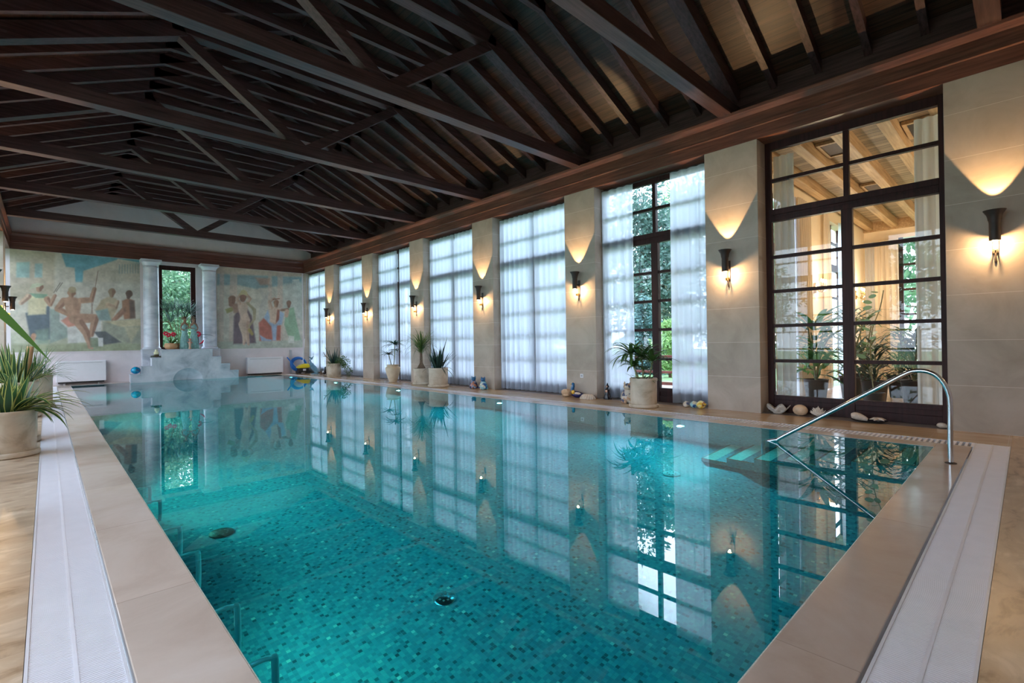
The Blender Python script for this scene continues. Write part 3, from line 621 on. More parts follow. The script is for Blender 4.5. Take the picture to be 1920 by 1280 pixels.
for k, y in enumerate([0.25, 3.45, 6.65, 9.88, 13.07, 16.3, 19.53]): sconce((XL, y, 2.35), -1, 'dark torch shaped sconce on the left wall, %s from the viewer' % ORD[k])
sconce((XR, -1.9, 2.35), 1, 'dark torch shaped sconce on the broad right wall behind the viewer')
# underwater lamps
def poollamp(x, y, side, label, e=1.0, col=(0.22, 0.95, 1.0)):
    t = thing('underwater_lamp', label, 'pool lamp', (x, y, -0.52), 0 if side > 0 else PI, 'round underwater lamps in the pool wall')
    m = MB(); sg = 20; vs = []
    def disc(r, xx): return [(xx, r*math.cos(2*PI*k/sg), r*math.sin(2*PI*k/sg)) for k in range(sg)]
    vs = disc(0.08, 0.0)+disc(0.08, -0.015)+disc(0.055, -0.018)+disc(0.055, -0.008)
    m.add(vs, [(j*sg+k, j*sg+(k+1) % sg, (j+1)*sg+(k+1) % sg, (j+1)*sg+k) for j in range(3) for k in range(sg)], 0, True); m.obj('rim', 'steel', t)
    m = MB(); m.add(disc(0.055, -0.009), [tuple(range(sg))]); m.obj('lens', 'pool_lens', t)
    lamp('SPOT', 'beam', (-0.06, 0, 0), POOL_W*e, col, t, (-1, 0, -0.12), 0.04, math.radians(165), 0.6)
for k, y in enumerate([3.63, 7.7, 11.8, 15.8, 19.9]): poollamp(PX1-0.001, y, 1, 'glowing round lamp under water in the right pool wall, %s from the viewer' % ORD[k], 1.0)
for k, (y, e_) in enumerate([(2.9, 0.28), (6.2, 0.95), (11.8, 1.0), (17.6, 0.8)]): poollamp(PX0+0.001, y, -1, 'unseen round lamp under water in the left pool wall, %s from the viewer' % ORD[k], e_, (0.35, 1.0, 0.75))  # hidden lamps; the one nearest the viewer is added to brighten the near floor
# ================================================================== POOL FITTINGS
def arc(c, r, a0, a1, n, ax): 
    return [Vector(c)+Vector(ax[0])*r*math.cos(a0+(a1-a0)*i/n)+Vector(ax[1])*r*math.sin(a0+(a1-a0)*i/n) for i in range(n+1)]
t = thing('pool_handrail', 'curved polished steel handrail rising from the near coping into the water', 'handrail', (6.17, 0.53, 0))
Yx, Zx = (0, 1, 0), (0, 0, 1)
p = [(0, -0.02, 0.0), (0, -0.02, 0.5), (0, -0.015, 0.62)] + [tuple(v) for v in arc((0, 0.19, 0.63), 0.205, PI, PI-2.12, 12, (Yx, Zx))]
p += [(0, 0.62, 0.585), (0, 1.1, 0.33), (0, 1.45, 0.145), (0, 1.52, 0.11), (0, 1.6, 0.05)]
p = [(0, -0.02, 0), (0, -0.02, 0.3), (0, -0.022, 0.56), (0, -0.012, 0.66), (0, 0.02, 0.75), (0, 0.075, 0.825), (0, 0.15, 0.862), (0, 0.235, 0.862), (0, 0.31, 0.83), (0, 0.5, 0.7), (0, 1.0, 0.36), (0, 1.42, 0.075), (0, 1.5, 0.012)]
def smooth(pts, n=6):
    P = [Vector(q) for q in pts]; o = []
    for i in range(len(P)-1):
        a, b, c, d = P[max(i-1, 0)], P[i], P[i+1], P[min(i+2, len(P)-1)]
        for k in range(n):
            t_ = k/n; o.append(0.5*((2*b)+(c-a)*t_+(2*a-5*b+4*c-d)*t_*t_+(3*b-a-3*c+d)*t_**3))
    return o+[P[-1]]
m = MB(); m.tube(smooth(p), 0.0215, 16); m.obj('rail_tube', 'steel', t)
m = MB(); m.tube([(0, 1.5, 0.02), (0, 1.6, -0.012), (0, 1.64, -0.05), (0, 1.65, -0.12), (0, 1.65, -0.74)], 0.0215, 14); m.obj('submerged_post', 'steel', t)
m = MB(); m.lathe([(0.045, 0), (0.045, 0.006), (0.03, 0.012), (0.024, 0.012)], (0, -0.02, 0), 20); m.obj('base_flange', 'iron', t)
GR = [5.31, 4.78, 3.97, 3.42, 2.59, 2.06]
for k, y in enumerate(reversed(GR)):
    m = MB(); m.tube(smooth([(0, 0, -0.06), (0.05, 0, -0.05), (0.085, 0, -0.062), (0.1, 0, -0.1), (0.1, 0, -0.55), (0.085, 0, -0.59), (0.0, 0, -0.6)], 5), 0.0145, 10)
    tag(m.obj('grab_bar', 'steel_satin', loc=(PX0, y, 0.02)), 'upright steel grab bar under water at the left pool edge, %s from the viewer' % ORD[k], 'grab bar', 'steel grab bars along the left pool wall')
def drain(name, x, y, mat, label, r=0.095):
    t = thing(name, label, 'pool drain', (x, y, ZP)); m = MB(); m.lathe([(r, 0), (r, 0.012), (r*0.85, 0.02), (r*0.2, 0.026), (0.0001, 0.026)], (0, 0, 0), 28); m.obj('cover', mat, t)
    m = MB()
    for k in range(8):
        a = 2*PI*k/8; m.box(r*.5*math.cos(a)-0.007, r*.5*math.cos(a)+0.007, r*.5*math.sin(a)-0.007, r*.5*math.sin(a)+0.007, 0.02, 0.028)
    m.obj('slots', 'gutter', t)
drain('floor_inlet', 2.10, 2.97, 'steel', 'small round steel inlet on the pool floor nearest the viewer', 0.085)
drain('floor_inlet', 1.13, 5.05, 'iron', 'dark round drain on the pool floor near the left wall', 0.1)
drain('floor_inlet', 5.42, 2.96, 'white_metal', 'white round inlet on the pool floor under the mirrored curtains', 0.1)
# ================================================================== MARBLE FOUNTAIN BLOCK AND COLUMNS
t = thing('fountain_block', 'stepped grey marble fountain block with a round niche at the waterline', 'fountain block', (3.78, 21.45, 0))
c0 = 3.78
def step_outline(hw):
    s = [(0.80, 1.115), (0.80, 0.82), (1.09, 0.82), (1.09, 0.54), (1.39, 0.54), (1.39, 0.27), (1.69, 0.27), (1.69, -0.35)]
    return s
S = step_outline(0)
na = 14; R_ = 0.46; niche = [(R_*math.cos(a), R_*math.sin(a)*0.93) for a in [PI*i/na for i in range(na+1)]]
out_ = [(x, z) for x, z in S] + [(R_+0.0, -0.35)] + niche + [(-R_, -0.35)] + [(-x, z) for x, z in reversed(S)]
m = MB(); m.prism(out_, 1, 0.0, 0.385); m.obj('stepped_body', 'marble', t, bevel=0.004)
m = MB(); m.box(3.08-c0, 4.31-c0, 0.385, 0.84, 0.0, 1.115); m.obj('rear_shelf', 'marble', t)
m = MB(); # shallow concave niche back
vs = []; sg = 20
for i in range(7):
    rr = R_*(1-i/6*0.999); dd = 0.02+0.16*math.sin(PI/2*i/6)
    for k in range(sg+1): a = PI*k/sg; vs.append((rr*math.cos(a), dd, rr*math.sin(a)*0.93))
m.add(vs, [(i*(sg+1)+k, (i+1)*(sg+1)+k, (i+1)*(sg+1)+k+1, i*(sg+1)+k+1) for i in range(6) for k in range(sg)], 0, True); m.box(-R_, R_, 0.19, 0.2, -0.35, 0.0); m.obj('niche', 'marble', t)
m = MB()
for a, b, z in ((0.78, 1.09, 0.82), (1.07, 1.39, 0.54), (1.37, 1.69, 0.27)):
    for s in (-1, 1): m.box(min(s*a, s*b)-0.02, max(s*a, s*b)+0.02, -0.02, 0.38, z, z+0.02)
m.box(-0.82, 0.82, -0.02, 0.38, 1.115, 1.135); m.box(3.08-c0, 4.31-c0, 0.38, 0.84, 1.115, 1.135); m.obj('step_slabs', 'marble_col', t, bevel=0.003)
for x, l in ((2.77, 'left'), (4.62, 'right')):
    t = thing('marble_column', 'round grey marble column %s of the far window' % l, 'column', (x, 22.05, 0), 0, 'marble columns beside the far window')
    m = MB(); m.box(-0.3, 0.3, -0.2, 0.23, 0.0, 1.12); m.box(-0.31, 0.31, -0.21, 0.24, 1.12, 1.15); m.obj('pedestal', 'marble_col', t, bevel=0.004)
    m = MB(); m.lathe([(0.275, 1.15), (0.285, 1.17), (0.275, 1.2), (0.25, 1.22), (0.242, 1.26), (0.236, 2.6), (0.225, 4.1), (0.235, 4.12), (0.235, 4.15), (0.225, 4.16), (0.225, 4.2)], (0, 0, 0), 36); m.obj('shaft', 'marble_col', t)
    m = MB(); m.lathe([(0.225, 4.19), (0.25, 4.24), (0.29, 4.3), (0.3, 4.32)], (0, 0, 0), 36); m.box(-0.31, 0.31, -0.22, 0.23, 4.32, 4.42); m.obj('capital', 'marble_col', t, bevel=0.004)
# ledge under the murals
m = MB(); m.box(XL, 2.45, YF-0.03, YF, 1.095, 1.12); m.box(4.95, XR, YF-0.03, YF, 1.095, 1.12); struct(m.obj('trim_mural_ledge', 'plaster'))
# ================================================================== MURALS
class Paint:
    """soft painter on a small canvas; coordinates are those of a sketch whose four corners are given"""
    def __init__(s, nx, ny, quad, base):
        s.nx, s.ny = nx, ny; U, V = np.meshgrid((np.arange(nx))/(nx-1), (np.arange(ny))/(ny-1)); tl, tr, br, bl = [np.array(q, float) for q in quad]
        P = (1-U)[..., None]*(1-V)[..., None]*tl+U[..., None]*(1-V)[..., None]*tr+U[..., None]*V[..., None]*br+(1-U)[..., None]*V[..., None]*bl
        s.X, s.Y = P[..., 0], P[..., 1]; s.C = np.ones((ny, nx, 3))*np.array(base)/255.; s.r = np.random.RandomState(3)
    def blend(s, mask, col, a): 
        m_ = np.clip(mask, 0, 1)[..., None]*a; s.C = s.C*(1-m_)+np.array(col)/255.*m_
    def noise(s, amp, sx, sy, col=None):
        g = s.r.rand(int(sy)+2, int(sx)+2); u = np.linspace(0, sx, s.nx); v = np.linspace(0, sy, s.ny); iu = u.astype(int); iv = v.astype(int); fu = u-iu; fv = v-iv
        fu = fu*fu*(3-2*fu); fv = fv*fv*(3-2*fv); a = g[np.ix_(iv, iu)]*(1-fu)+g[np.ix_(iv, iu+1)]*fu; b = g[np.ix_(iv+1, iu)]*(1-fu)+g[np.ix_(iv+1, iu+1)]*fu
        n = a*(1-fv)[:, None]+b*fv[:, None]
        if col: s.blend(n, col, amp)
        else: s.C = np.clip(s.C*(1+amp*(n-0.5))[..., None], 0, 1)
    def poly(s, pts, col, a=1.0, soft=5):
        pts = np.array(pts, float); n = len(pts); ins = np.zeros(s.X.shape, bool); d = np.full(s.X.shape, 1e9)
        for i in range(n):
            x1, y1 = pts[i]; x2, y2 = pts[(i+1) % n]
            c = ((y1 > s.Y) != (y2 > s.Y)) & (s.X < (x2-x1)*(s.Y-y1)/((y2-y1) if y2 != y1 else 1e-9)+x1); ins ^= c
            L = (x2-x1)**2+(y2-y1)**2+1e-9; t_ = np.clip(((s.X-x1)*(x2-x1)+(s.Y-y1)*(y2-y1))/L, 0, 1); d = np.minimum(d, np.hypot(s.X-x1-t_*(x2-x1), s.Y-y1-t_*(y2-y1)))
        sd = np.where(ins, d, -d); s.blend(0.5+sd/(2*soft), col, a)
    def limb(s, pts, rs, col, a=1.0, soft=4, shade=None):
        d = np.full(s.X.shape, -1e9); sh = np.zeros(s.X.shape)
        for (x1, y1), (x2, y2), r1, r2 in zip(pts[:-1], pts[1:], rs[:-1], rs[1:]):
            L = (x2-x1)**2+(y2-y1)**2+1e-9; t_ = np.clip(((s.X-x1)*(x2-x1)+(s.Y-y1)*(y2-y1))/L, 0, 1)
            q = r1+(r2-r1)*t_; dd = q-np.hypot(s.X-x1-t_*(x2-x1), s.Y-y1-t_*(y2-y1)); up = dd > d
            sh = np.where(up, (s.X-x1-t_*(x2-x1))/q, sh); d = np.maximum(d, dd)
        s.blend(0.5+d/(2*soft), col, a)
        if shade: s.blend((0.5+d/(2*soft))*np.clip(sh*1.2+0.1, 0, 1), shade, 0.65*a)
    def line(s, pts, r, col, a=0.8): s.limb(pts, [r]*len(pts), col, a, 2)
    def obj(s, name, x0, x1, z0, z1, label):
        s.C = s.C*0.84+0.16*np.array([0.79, 0.77, 0.73])
        nx, ny = s.nx, s.ny; xs = np.linspace(x0, x1, nx); zs = np.linspace(z1, z0, ny); v = np.zeros((ny*nx, 3)); v[:, 0] = np.tile(xs, ny); v[:, 2] = np.repeat(zs, nx); v[:, 1] = -0.006
        i = np.arange((ny-1)*(nx-1)); r_ = i//(nx-1); c_ = i % (nx-1); a = r_*nx+c_; f = np.stack([a, a+nx, a+nx+1, a+1], 1)
        me = bpy.data.meshes.new(name); me.from_pydata([], [], []); me.vertices.add(len(v)); me.vertices.foreach_set('co', v.ravel()); me.loops.add(f.size); me.loops.foreach_set('vertex_index', f.ravel()); me.polygons.add(len(f)); me.polygons.foreach_set('loop_start', np.arange(0, f.size, 4)); me.update(calc_edges=True)
        C = np.where(s.C <= 0.04045, s.C/12.92, ((s.C+0.055)/1.055)**2.4)
        at = me.attributes.new('paint', 'FLOAT_COLOR', 'POINT'); arr = np.ones((len(v), 4), np.float32); arr[:, :3] = C.reshape(-1, 3); at.data.foreach_set('color', arr.ravel())
        me.materials.append(M['mural']); o = bpy.data.objects.new(name, me); COL.objects.link(o); o.location = (0, YF, 0); return tag(o, label, 'mural', 'painted murals on the far wall')
m_, nt_, p_ = newmat('mural_paint'); at_ = N(nt_, 'ShaderNodeAttribute', attribute_name='paint'); nt_.links.new(at_.outputs['Color'], p_.inputs['Base Color']); p_.inputs['Roughness'].default_value = 0.8; p_.inputs['Specular IOR Level'].default_value = 0.2; M['mural'] = m_
SK, SKD, SKL = (176, 140, 118), (120, 88, 78), (205, 176, 152)
# left mural: four men before an antique town
P = Paint(300, 290, [(70, 125), (1290, 235), (1305, 1065), (105, 1085)], (198, 192, 178))
P.noise(0.55, 4, 3, (178, 172, 158)); P.poly([(60, 100), (470, 150), (470, 600), (60, 600)], (182, 168, 146), 0.8, 12); P.poly([(455, 150), (590, 170), (560, 600), (455, 600)], (205, 200, 188), 0.7, 12)
P.poly([(510, 150), (1310, 215), (1310, 290), (1060, 235), (730, 330), (715, 435), (650, 435), (640, 300), (560, 290)], (98, 160, 178), 0.95, 7)
P.poly([(130, 250), (240, 245), (240, 390), (130, 390)], (140, 172, 166), 0.9, 8); P.poly([(285, 260), (350, 260), (350, 390), (285, 390)], (140, 172, 172), 0.9, 8)
P.poly([(720, 330), (1060, 225), (1300, 275), (1300, 460), (720, 460)], (186, 178, 162), 0.85, 6)
for k in range(8): P.poly([(1070+k*28, 272), (1084+k*28, 272), (1084+k*28, 358), (1070+k*28, 358)], (140, 152, 152), 0.8, 4)
P.poly([(1050, 240), (1300, 270), (1300, 262), (1060, 218)], (205, 196, 178), 0.8, 4); P.poly([(560, 430), (1300, 440), (1300, 700), (560, 700)], (196, 192, 184), 0.6, 18)
P.poly([(90, 900), (1310, 880), (1310, 1080), (90, 1090)], (160, 166, 142), 0.75, 25); P.poly([(100, 1010), (1310, 1000), (1310, 1090), (100, 1100)], (138, 146, 112), 0.6, 15)
P.poly([(420, 680), (590, 700), (600, 940), (430, 1000)], (132, 152, 148), 0.8, 8)
# hat man
P.poly([(215, 720), (420, 650), (430, 960), (380, 980), (260, 950)], (84, 98, 110), 0.95, 8); P.poly([(235, 560), (395, 545), (390, 730), (235, 740)], (206, 196, 160), 0.95, 9); P.poly([(235, 535), (400, 545), (395, 580), (300, 580)], (118, 150, 128), 0.95, 6)
P.limb([(235, 565), (175, 625)], [26, 20], SKL, 1, 5, SKD); P.limb([(395, 590), (425, 640), (465, 560)], [26, 20, 15], SK, 1, 5, SKD); P.limb([(325, 500), (330, 480)], [24, 34], SK, 1, 4, SKD); P.poly([(240, 500), (265, 450), (310, 440), (372, 450), (330, 475), (280, 485)], (186, 190, 160), 1, 4)
P.line([(455, 530), (510, 440)], 4, (110, 100, 92)); P.line([(475, 520), (530, 440)], 4, (110, 100, 92)); P.limb([(290, 930), (270, 990)], [24, 18], (190, 140, 110), 0.9, 5); P.poly([(300, 880), (420, 860), (420, 1000), (320, 1010)], (126, 150, 134), 0.7, 12)
# seated man
P.poly([(510, 700), (580, 700), (600, 830), (900, 780), (900, 940), (780, 990), (590, 1000), (580, 860), (510, 800)], (206, 206, 202), 0.95, 7)
P.limb([(800, 590), (815, 730)], [5, 5], (150, 130, 118), 0.9, 3); P.line([(860, 340), (800, 740)], 4, (140, 122, 112)); P.line([(840, 470), (865, 330)], 4, (140, 122, 112))
P.limb([(545, 610), (490, 680), (590, 730)], [34, 27, 22], SK, 1, 5, SKD); P.poly([(540, 590), (600, 565), (700, 590), (705, 640), (690, 760), (590, 780), (560, 680)], SK, 1, 7); P.poly([(640, 570), (705, 600), (695, 760), (640, 770)], SKD, 0.3, 18)
P.limb([(700, 605), (800, 600), (830, 500)], [27, 24, 20], SK, 1, 5, SKD); P.limb([(612, 560), (614, 540)], [22, 40], SK, 1, 5, SKD); P.limb([(614, 505), (630, 505)], [30, 28], (165, 150, 120), 0.9, 6)
P.poly([(525, 790), (600, 740), (720, 760), (700, 830), (590, 850)], (202, 140, 124), 1, 8); P.limb([(640, 770), (840, 770), (805, 920)], [48, 38, 24], SK, 1, 6, SKD); P.limb([(690, 810), (755, 900), (795, 1030)], [46, 36, 20], SK, 1, 6, SKD); P.limb([(790, 1035), (815, 1045)], [18, 12], SK, 1, 4)
# crouching and turned men
P.poly([(840, 690), (900, 600), (970, 570), (1050, 590), (1060, 680), (1000, 790), (880, 780)], (176, 160, 134), 1, 8); P.poly([(840, 700), (960, 680), (1000, 790), (880, 790)], (130, 158, 160), 0.85, 9); P.limb([(1000, 560), (1002, 530)], [20, 38], (160, 136, 112), 1, 5, SKD); P.limb([(960, 650), (1040, 670), (1060, 620)], [22, 20, 18], (186, 160, 134), 1, 5, SKD)
P.poly([(1105, 610), (1170, 585), (1235, 610), (1245, 770), (1130, 780), (1110, 700)], (160, 116, 94), 1, 7); P.poly([(1180, 600), (1235, 610), (1245, 770), (1190, 775)], (82, 76, 78), 0.7, 10); P.limb([(1172, 575), (1178, 550)], [20, 38], (104, 82, 74), 1, 5); P.limb([(1120, 700), (1020, 790)], [28, 20], (166, 124, 104), 1, 6, SKD)
P.poly([(910, 800), (1310, 775), (1310, 1000), (1180, 1000), (920, 900)], (150, 152, 136), 0.95, 8); P.poly([(930, 800), (1310, 775), (1310, 840), (1100, 850)], (198, 184, 150), 0.85, 7); P.poly([(1130, 850), (1300, 850), (1200, 1000)], (190, 178, 146), 0.7, 12)
P.poly([(830, 895), (940, 890), (1100, 990), (930, 1015)], (84, 88, 94), 0.9, 7); P.poly([(790, 950), (870, 950), (880, 1030), (800, 1040)], (120, 134, 112), 0.8, 6); P.poly([(870, 950), (920, 950), (920, 1030), (875, 1030)], (212, 214, 214), 0.9, 4)
P.noise(0.16, 22, 20); P.noise(0.1, 70, 60); P.obj('mural', XL, 2.48, 1.12, 4.42, 'large faded mural of robed and seated men left of the columns')
# right mural: four women among columns
P = Paint(300, 290, [(170, 105), (1050, 180), (1062, 925), (200, 920)], (200, 196, 182))
P.noise(0.5, 4, 3, (186, 178, 166)); P.poly([(170, 100), (1060, 170), (1060, 215), (170, 175)], (198, 178, 156), 0.8, 8); P.poly([(180, 180), (1050, 215), (1050, 270), (560, 330), (380, 290), (180, 290)], (118, 154, 166), 0.75, 10)
for a, b in ((205, 245), (300, 370), (680, 720), (780, 838)): P.poly([(a, 160), (b, 165), (b+8, 860), (a+4, 860)], (200, 180, 166), 0.75, 6)
P.poly([(840, 280), (1050, 260), (1050, 640), (840, 560)], (192, 200, 192), 0.7, 12); P.poly([(945, 240), (1020, 235), (1025, 300), (945, 305)], (204, 204, 192), 0.9, 4)
for k in range(5): P.line([(955+k*14, 255), (957+k*14, 300)], 2.5, (140, 158, 158))
P.limb([(630, 840), (620, 560), (650, 420), (600, 330)], [30, 34, 28, 12], (188, 186, 178), 0.8, 8); P.limb([(640, 450), (690, 360)], [14, 8], (188, 186, 178), 0.8, 6)
P.poly([(545, 215), (700, 225), (690, 290), (600, 290)], (180, 134, 112), 0.7, 12); P.poly([(200, 850), (1060, 850), (1060, 930), (200, 925)], (176, 184, 170), 0.9, 10)
# pair on the left
P.poly([(345, 600), (400, 500), (470, 520), (520, 600), (565, 870), (345, 875)], (104, 88, 98), 0.95, 9); P.limb([(320, 480), (325, 430)], [26, 36], (150, 116, 100), 1, 5, SKD); P.poly([(262, 530), (330, 505), (345, 545), (280, 570)], (150, 146, 96), 0.95, 6); P.poly([(320, 480), (385, 470), (385, 560), (345, 570)], (160, 128, 112), 1, 8)
P.poly([(385, 470), (430, 450), (480, 480), (475, 560), (505, 640), (480, 700), (400, 680), (405, 600), (385, 540)], (202, 176, 158), 1, 7); P.limb([(430, 680), (455, 790), (445, 875)], [40, 27, 12], (200, 174, 156), 1, 5, SK); P.limb([(465, 680), (470, 790), (490, 880)], [38, 26, 12], (196, 168, 150), 1, 5, SK)
P.limb([(395, 470), (370, 430), (400, 385)], [18, 15, 12], (196, 168, 150), 1, 4, SK); P.limb([(470, 470), (500, 430), (455, 375)], [17, 15, 12], (196, 168, 150), 1, 4, SK); P.limb([(428, 430), (430, 415)], [28, 34], (140, 104, 92), 1, 5); P.poly([(385, 395), (410, 345), (440, 335), (470, 360), (475, 400), (430, 385)], (198, 186, 140), 1, 5)
P.limb([(475, 470), (545, 540), (545, 630), (495, 700)], [12, 16, 14, 10], (160, 150, 120), 0.9, 5); P.limb([(500, 740), (525, 780)], [18, 14], (170, 150, 84), 0.8, 6)
# seated pair on the right
P.poly([(590, 670), (640, 620), (760, 680), (820, 700), (815, 850), (600, 850)], (176, 100, 88), 0.95, 9); P.poly([(640, 620), (680, 540), (720, 660), (780, 680), (770, 850), (735, 850), (720, 710)], (150, 176, 206), 0.95, 8); P.poly([(790, 540), (855, 580), (830, 690), (780, 700)], (150, 176, 206), 0.95, 8); P.poly([(600, 790), (670, 830), (730, 840), (720, 856), (620, 850)], (150, 176, 206), 0.9, 6)
P.poly([(710, 520), (760, 500), (805, 530), (800, 620), (760, 690), (700, 660)], (202, 176, 156), 1, 7); P.poly([(780, 540), (806, 540), (800, 640), (765, 680)], (128, 68, 60), 0.8, 7); P.limb([(715, 520), (695, 460), (745, 425)], [17, 15, 12], (200, 172, 152), 1, 4, SK); P.limb([(768, 500), (768, 468)], [18, 28], (168, 128, 104), 1, 5, SKD); P.line([(735, 435), (800, 430)], 6, (130, 92, 76))
P.poly([(880, 530), (960, 520), (985, 640), (1040, 850), (970, 855), (900, 810), (855, 690)], (138, 172, 142), 0.98, 8); P.poly([(900, 800), (965, 810), (965, 880), (900, 880)], (206, 208, 200), 0.9, 4); P.limb([(905, 510), (905, 475)], [15, 27], (128, 100, 88), 1, 5); P.limb([(890, 540), (820, 545)], [16, 10], (150, 126, 110), 1, 4, SKD); P.limb([(885, 560), (880, 600)], [24, 20], (196, 162, 142), 1, 6)
P.noise(0.16, 20, 20); P.noise(0.1, 66, 60); P.obj('mural', 4.93, XR-0.06, 1.12, 4.42, 'faded mural of four draped women right of the columns')
# ================================================================== THINGS BY THE FAR WALL
def fancoil(x0, x1, z0, z1, label):
    t = thing('fan_coil_heater', label, 'heater', ((x0+x1)/2, 22.12, z0), 0, 'white wall heaters'); h = (x1-x0)/2; H = z1-z0
    m = MB(); m.box(-h, h, -0.03, 0.18, 0, H); m.obj('casing', 'white_metal', t, bevel=0.012)
    m = MB(); m.box(-h+0.1, h-0.1, -0.034, -0.029, H-0.075, H-0.06); m.obj('air_slot', 'grey_plastic', t)
    m = MB(); m.box(-h+0.05, h-0.05, 0.0, 0.15, -0.05, 0.0); m.obj('lower_grille', 'dark_plastic', t)
    for s in (-1, 1):
        m = MB(); m.box(s*(h-0.2)-0.02, s*(h-0.2)+0.02, 0.02, 0.12, -z0, -0.04); m.obj('foot', 'grey_plastic', t)
fancoil(0.2, 1.48, 0.1, 0.8, 'long white wall heater under the mural of the men')
fancoil(5.96, 7.37, 0.07, 0.74, 'long white wall heater under the mural of the women')
m = MB(); m.box(-0.04, 0.04, -0.06, 0, 0, 1.02); tag(m.obj('pipe_duct', 'grey_plastic', loc=(7.75, YF-0.002, 0.0), bevel=0.004), 'narrow grey vertical pipe duct right of the right wall heater', 'pipe duct')
t = thing('wall_socket', 'small white socket low on a limestone pillar', 'socket', (XR, 6.61, 0.42)); m = MB(); m.box(-0.012, 0, -0.042, 0.042, 0, 0.085); m.obj('plate', 'white_metal', t, bevel=0.003)
m = MB(); sg = 16; m.add([(-0.0125, 0.022*math.cos(2*PI*k/sg), 0.0425+0.022*math.sin(2*PI*k/sg)) for k in range(sg)], [tuple(range(sg))]); m.obj('plug_hole', 'grey_plastic', t)
# hose coil, pole, robot cleaner, dolphin
t = thing('pool_hose', 'big coil of bright blue pool hose leaning in the far right corner', 'hose', (8.0, 22.02, 0.38))
m = MB(); pts = []
for i in range(5*28): a = 2*PI*i/28; R = 0.33-0.035*(i/28 % 2)-0.012*(i/28); pts.append((R*1.05*math.cos(a), 0.05*math.sin(i*0.21)-0.03*(i/28)+0.1, R*math.sin(a)))
m.tube(pts, 0.024, 8); m.obj('coil', 'blue_plastic', t)
m = MB(); m.tube(smooth([(-0.5, -0.02, 0.33), (-0.36, -0.08, 0.12), (-0.18, -0.1, -0.12), (0.0, -0.1, -0.28), (0.15, -0.05, -0.33)]), 0.027, 8); m.obj('loose_end', 'blue_plastic', t)
t = thing('pool_cleaner', 'yellow and black robot pool cleaner on the far right deck', 'pool cleaner', (8.0, 21.55, 0.0))
m = MB(); m.box(-0.2, 0.2, -0.16, 0.16, 0.05, 0.24); m.obj('chassis', 'dark_plastic', t, bevel=0.03)
m = MB(); m.prism([(-0.26, 0.24), (-0.16, 0.34), (0.0, 0.41), (0.16, 0.42), (0.24, 0.36), (0.28, 0.26), (0.12, 0.24)], 1, -0.17, 0.17); m.obj('cover', 'yellow_plastic', t, bevel=0.02)
for x in (-0.19, 0.19):
    m = MB(); m.tube([(x, -0.18, 0.07), (x, 0.18, 0.07)], 0.068, 16); m.obj('track_roller', 'dark_plastic', t)
m = MB(); m.box(-0.06, 0.06, -0.175, -0.158, 0.12, 0.2); m.obj('badge', 'white_metal', t)
t = thing('telescopic_pole', 'thin white pole leaning by the blue hose coil', 'pole', (8.05, 21.8, 0)); m = MB(); m.tube([(0, 0, 0.0), (0.12, -0.02, 1.5)], 0.015, 8); m.obj('handle', 'white_metal', t); m = MB(); m.tube([(0.12, -0.02, 1.5), (0.245, -0.04, 4.3)], 0.011, 8); m.obj('upper_tube', 'grey_plastic', t)
t = thing('dolphin_figurine', 'blue grey glazed dolphin figurine with raised tail beside the pool cleaner', 'figurine', (8.2, 20.9, 0))
m = MB(); m.tube(smooth([(0.05, -0.3, 0.05), (0.05, -0.22, 0.09), (0.03, -0.05, 0.2), (0, 0.1, 0.3), (-0.02, 0.2, 0.42), (-0.06, 0.22, 0.6)]), [0.012+0.1*math.sin(PI*min(1, (i+1)/30))**0.8 if i < 26 else 0.03 for i in range(31)], 14); m.obj('body', 'dolphin', t)
m = MB(); m.prism([(0, 0.58), (-0.14, 0.74), (-0.02, 0.69), (0.02, 0.69), (0.1, 0.76), (0.03, 0.6)], 1, 0.2, 0.225); m.obj('tail_fluke', 'dolphin', t, bevel=0.008)
m = MB(); m.prism([(0.0, 0.3), (0.02, 0.45), (0.1, 0.28)], 0, -0.012, 0.012); m.obj('dorsal_fin', 'dolphin', t, bevel=0.004)
m = MB(); m.lathe([(0.2, 0), (0.2, 0.02), (0.08, 0.05), (0.02, 0.1)], (0.05, -0.1, 0), 18); m.obj('wave_base', 'dolphin', t)
# dark little bird like ornaments before the farthest pot
t = thing('bird_ornament', 'black and white bird ornament left of the farthest cream pot', 'figurine', (8.18, 19.75, 0)); m = MB(); m.ball((0, 0, 0.1), (0.07, 0.11, 0.085), 12); m.tube(smooth([(0, -0.07, 0.13), (0, -0.1, 0.22), (0, -0.08, 0.3), (0, -0.14, 0.31)]), [0.04]*6+[0.025]*6+[0.022]*5+[0.01, 0.006], 8); m.obj('body', 'black_glaze', t); m = MB(); m.ball((-0.035, 0, 0.12), (0.045, 0.08, 0.05), 10); m.obj('wing', 'white_metal', t)
t = thing('driftwood', 'small tangle of dark driftwood beside the bird ornament', 'driftwood', (8.2, 20.1, 0)); m = MB(); rr = random.Random(3)
for k in range(7):
    a = rr.uniform(0, 2*PI); m.tube(smooth([(0, 0, 0.02), (0.08*math.cos(a), 0.1*math.sin(a), rr.uniform(0.05, 0.1)), (0.14*math.cos(a+0.4), 0.2*math.sin(a+0.4), rr.uniform(0.02, 0.14))], 4), 0.015, 6)
m.obj('branches', 'bark', t)
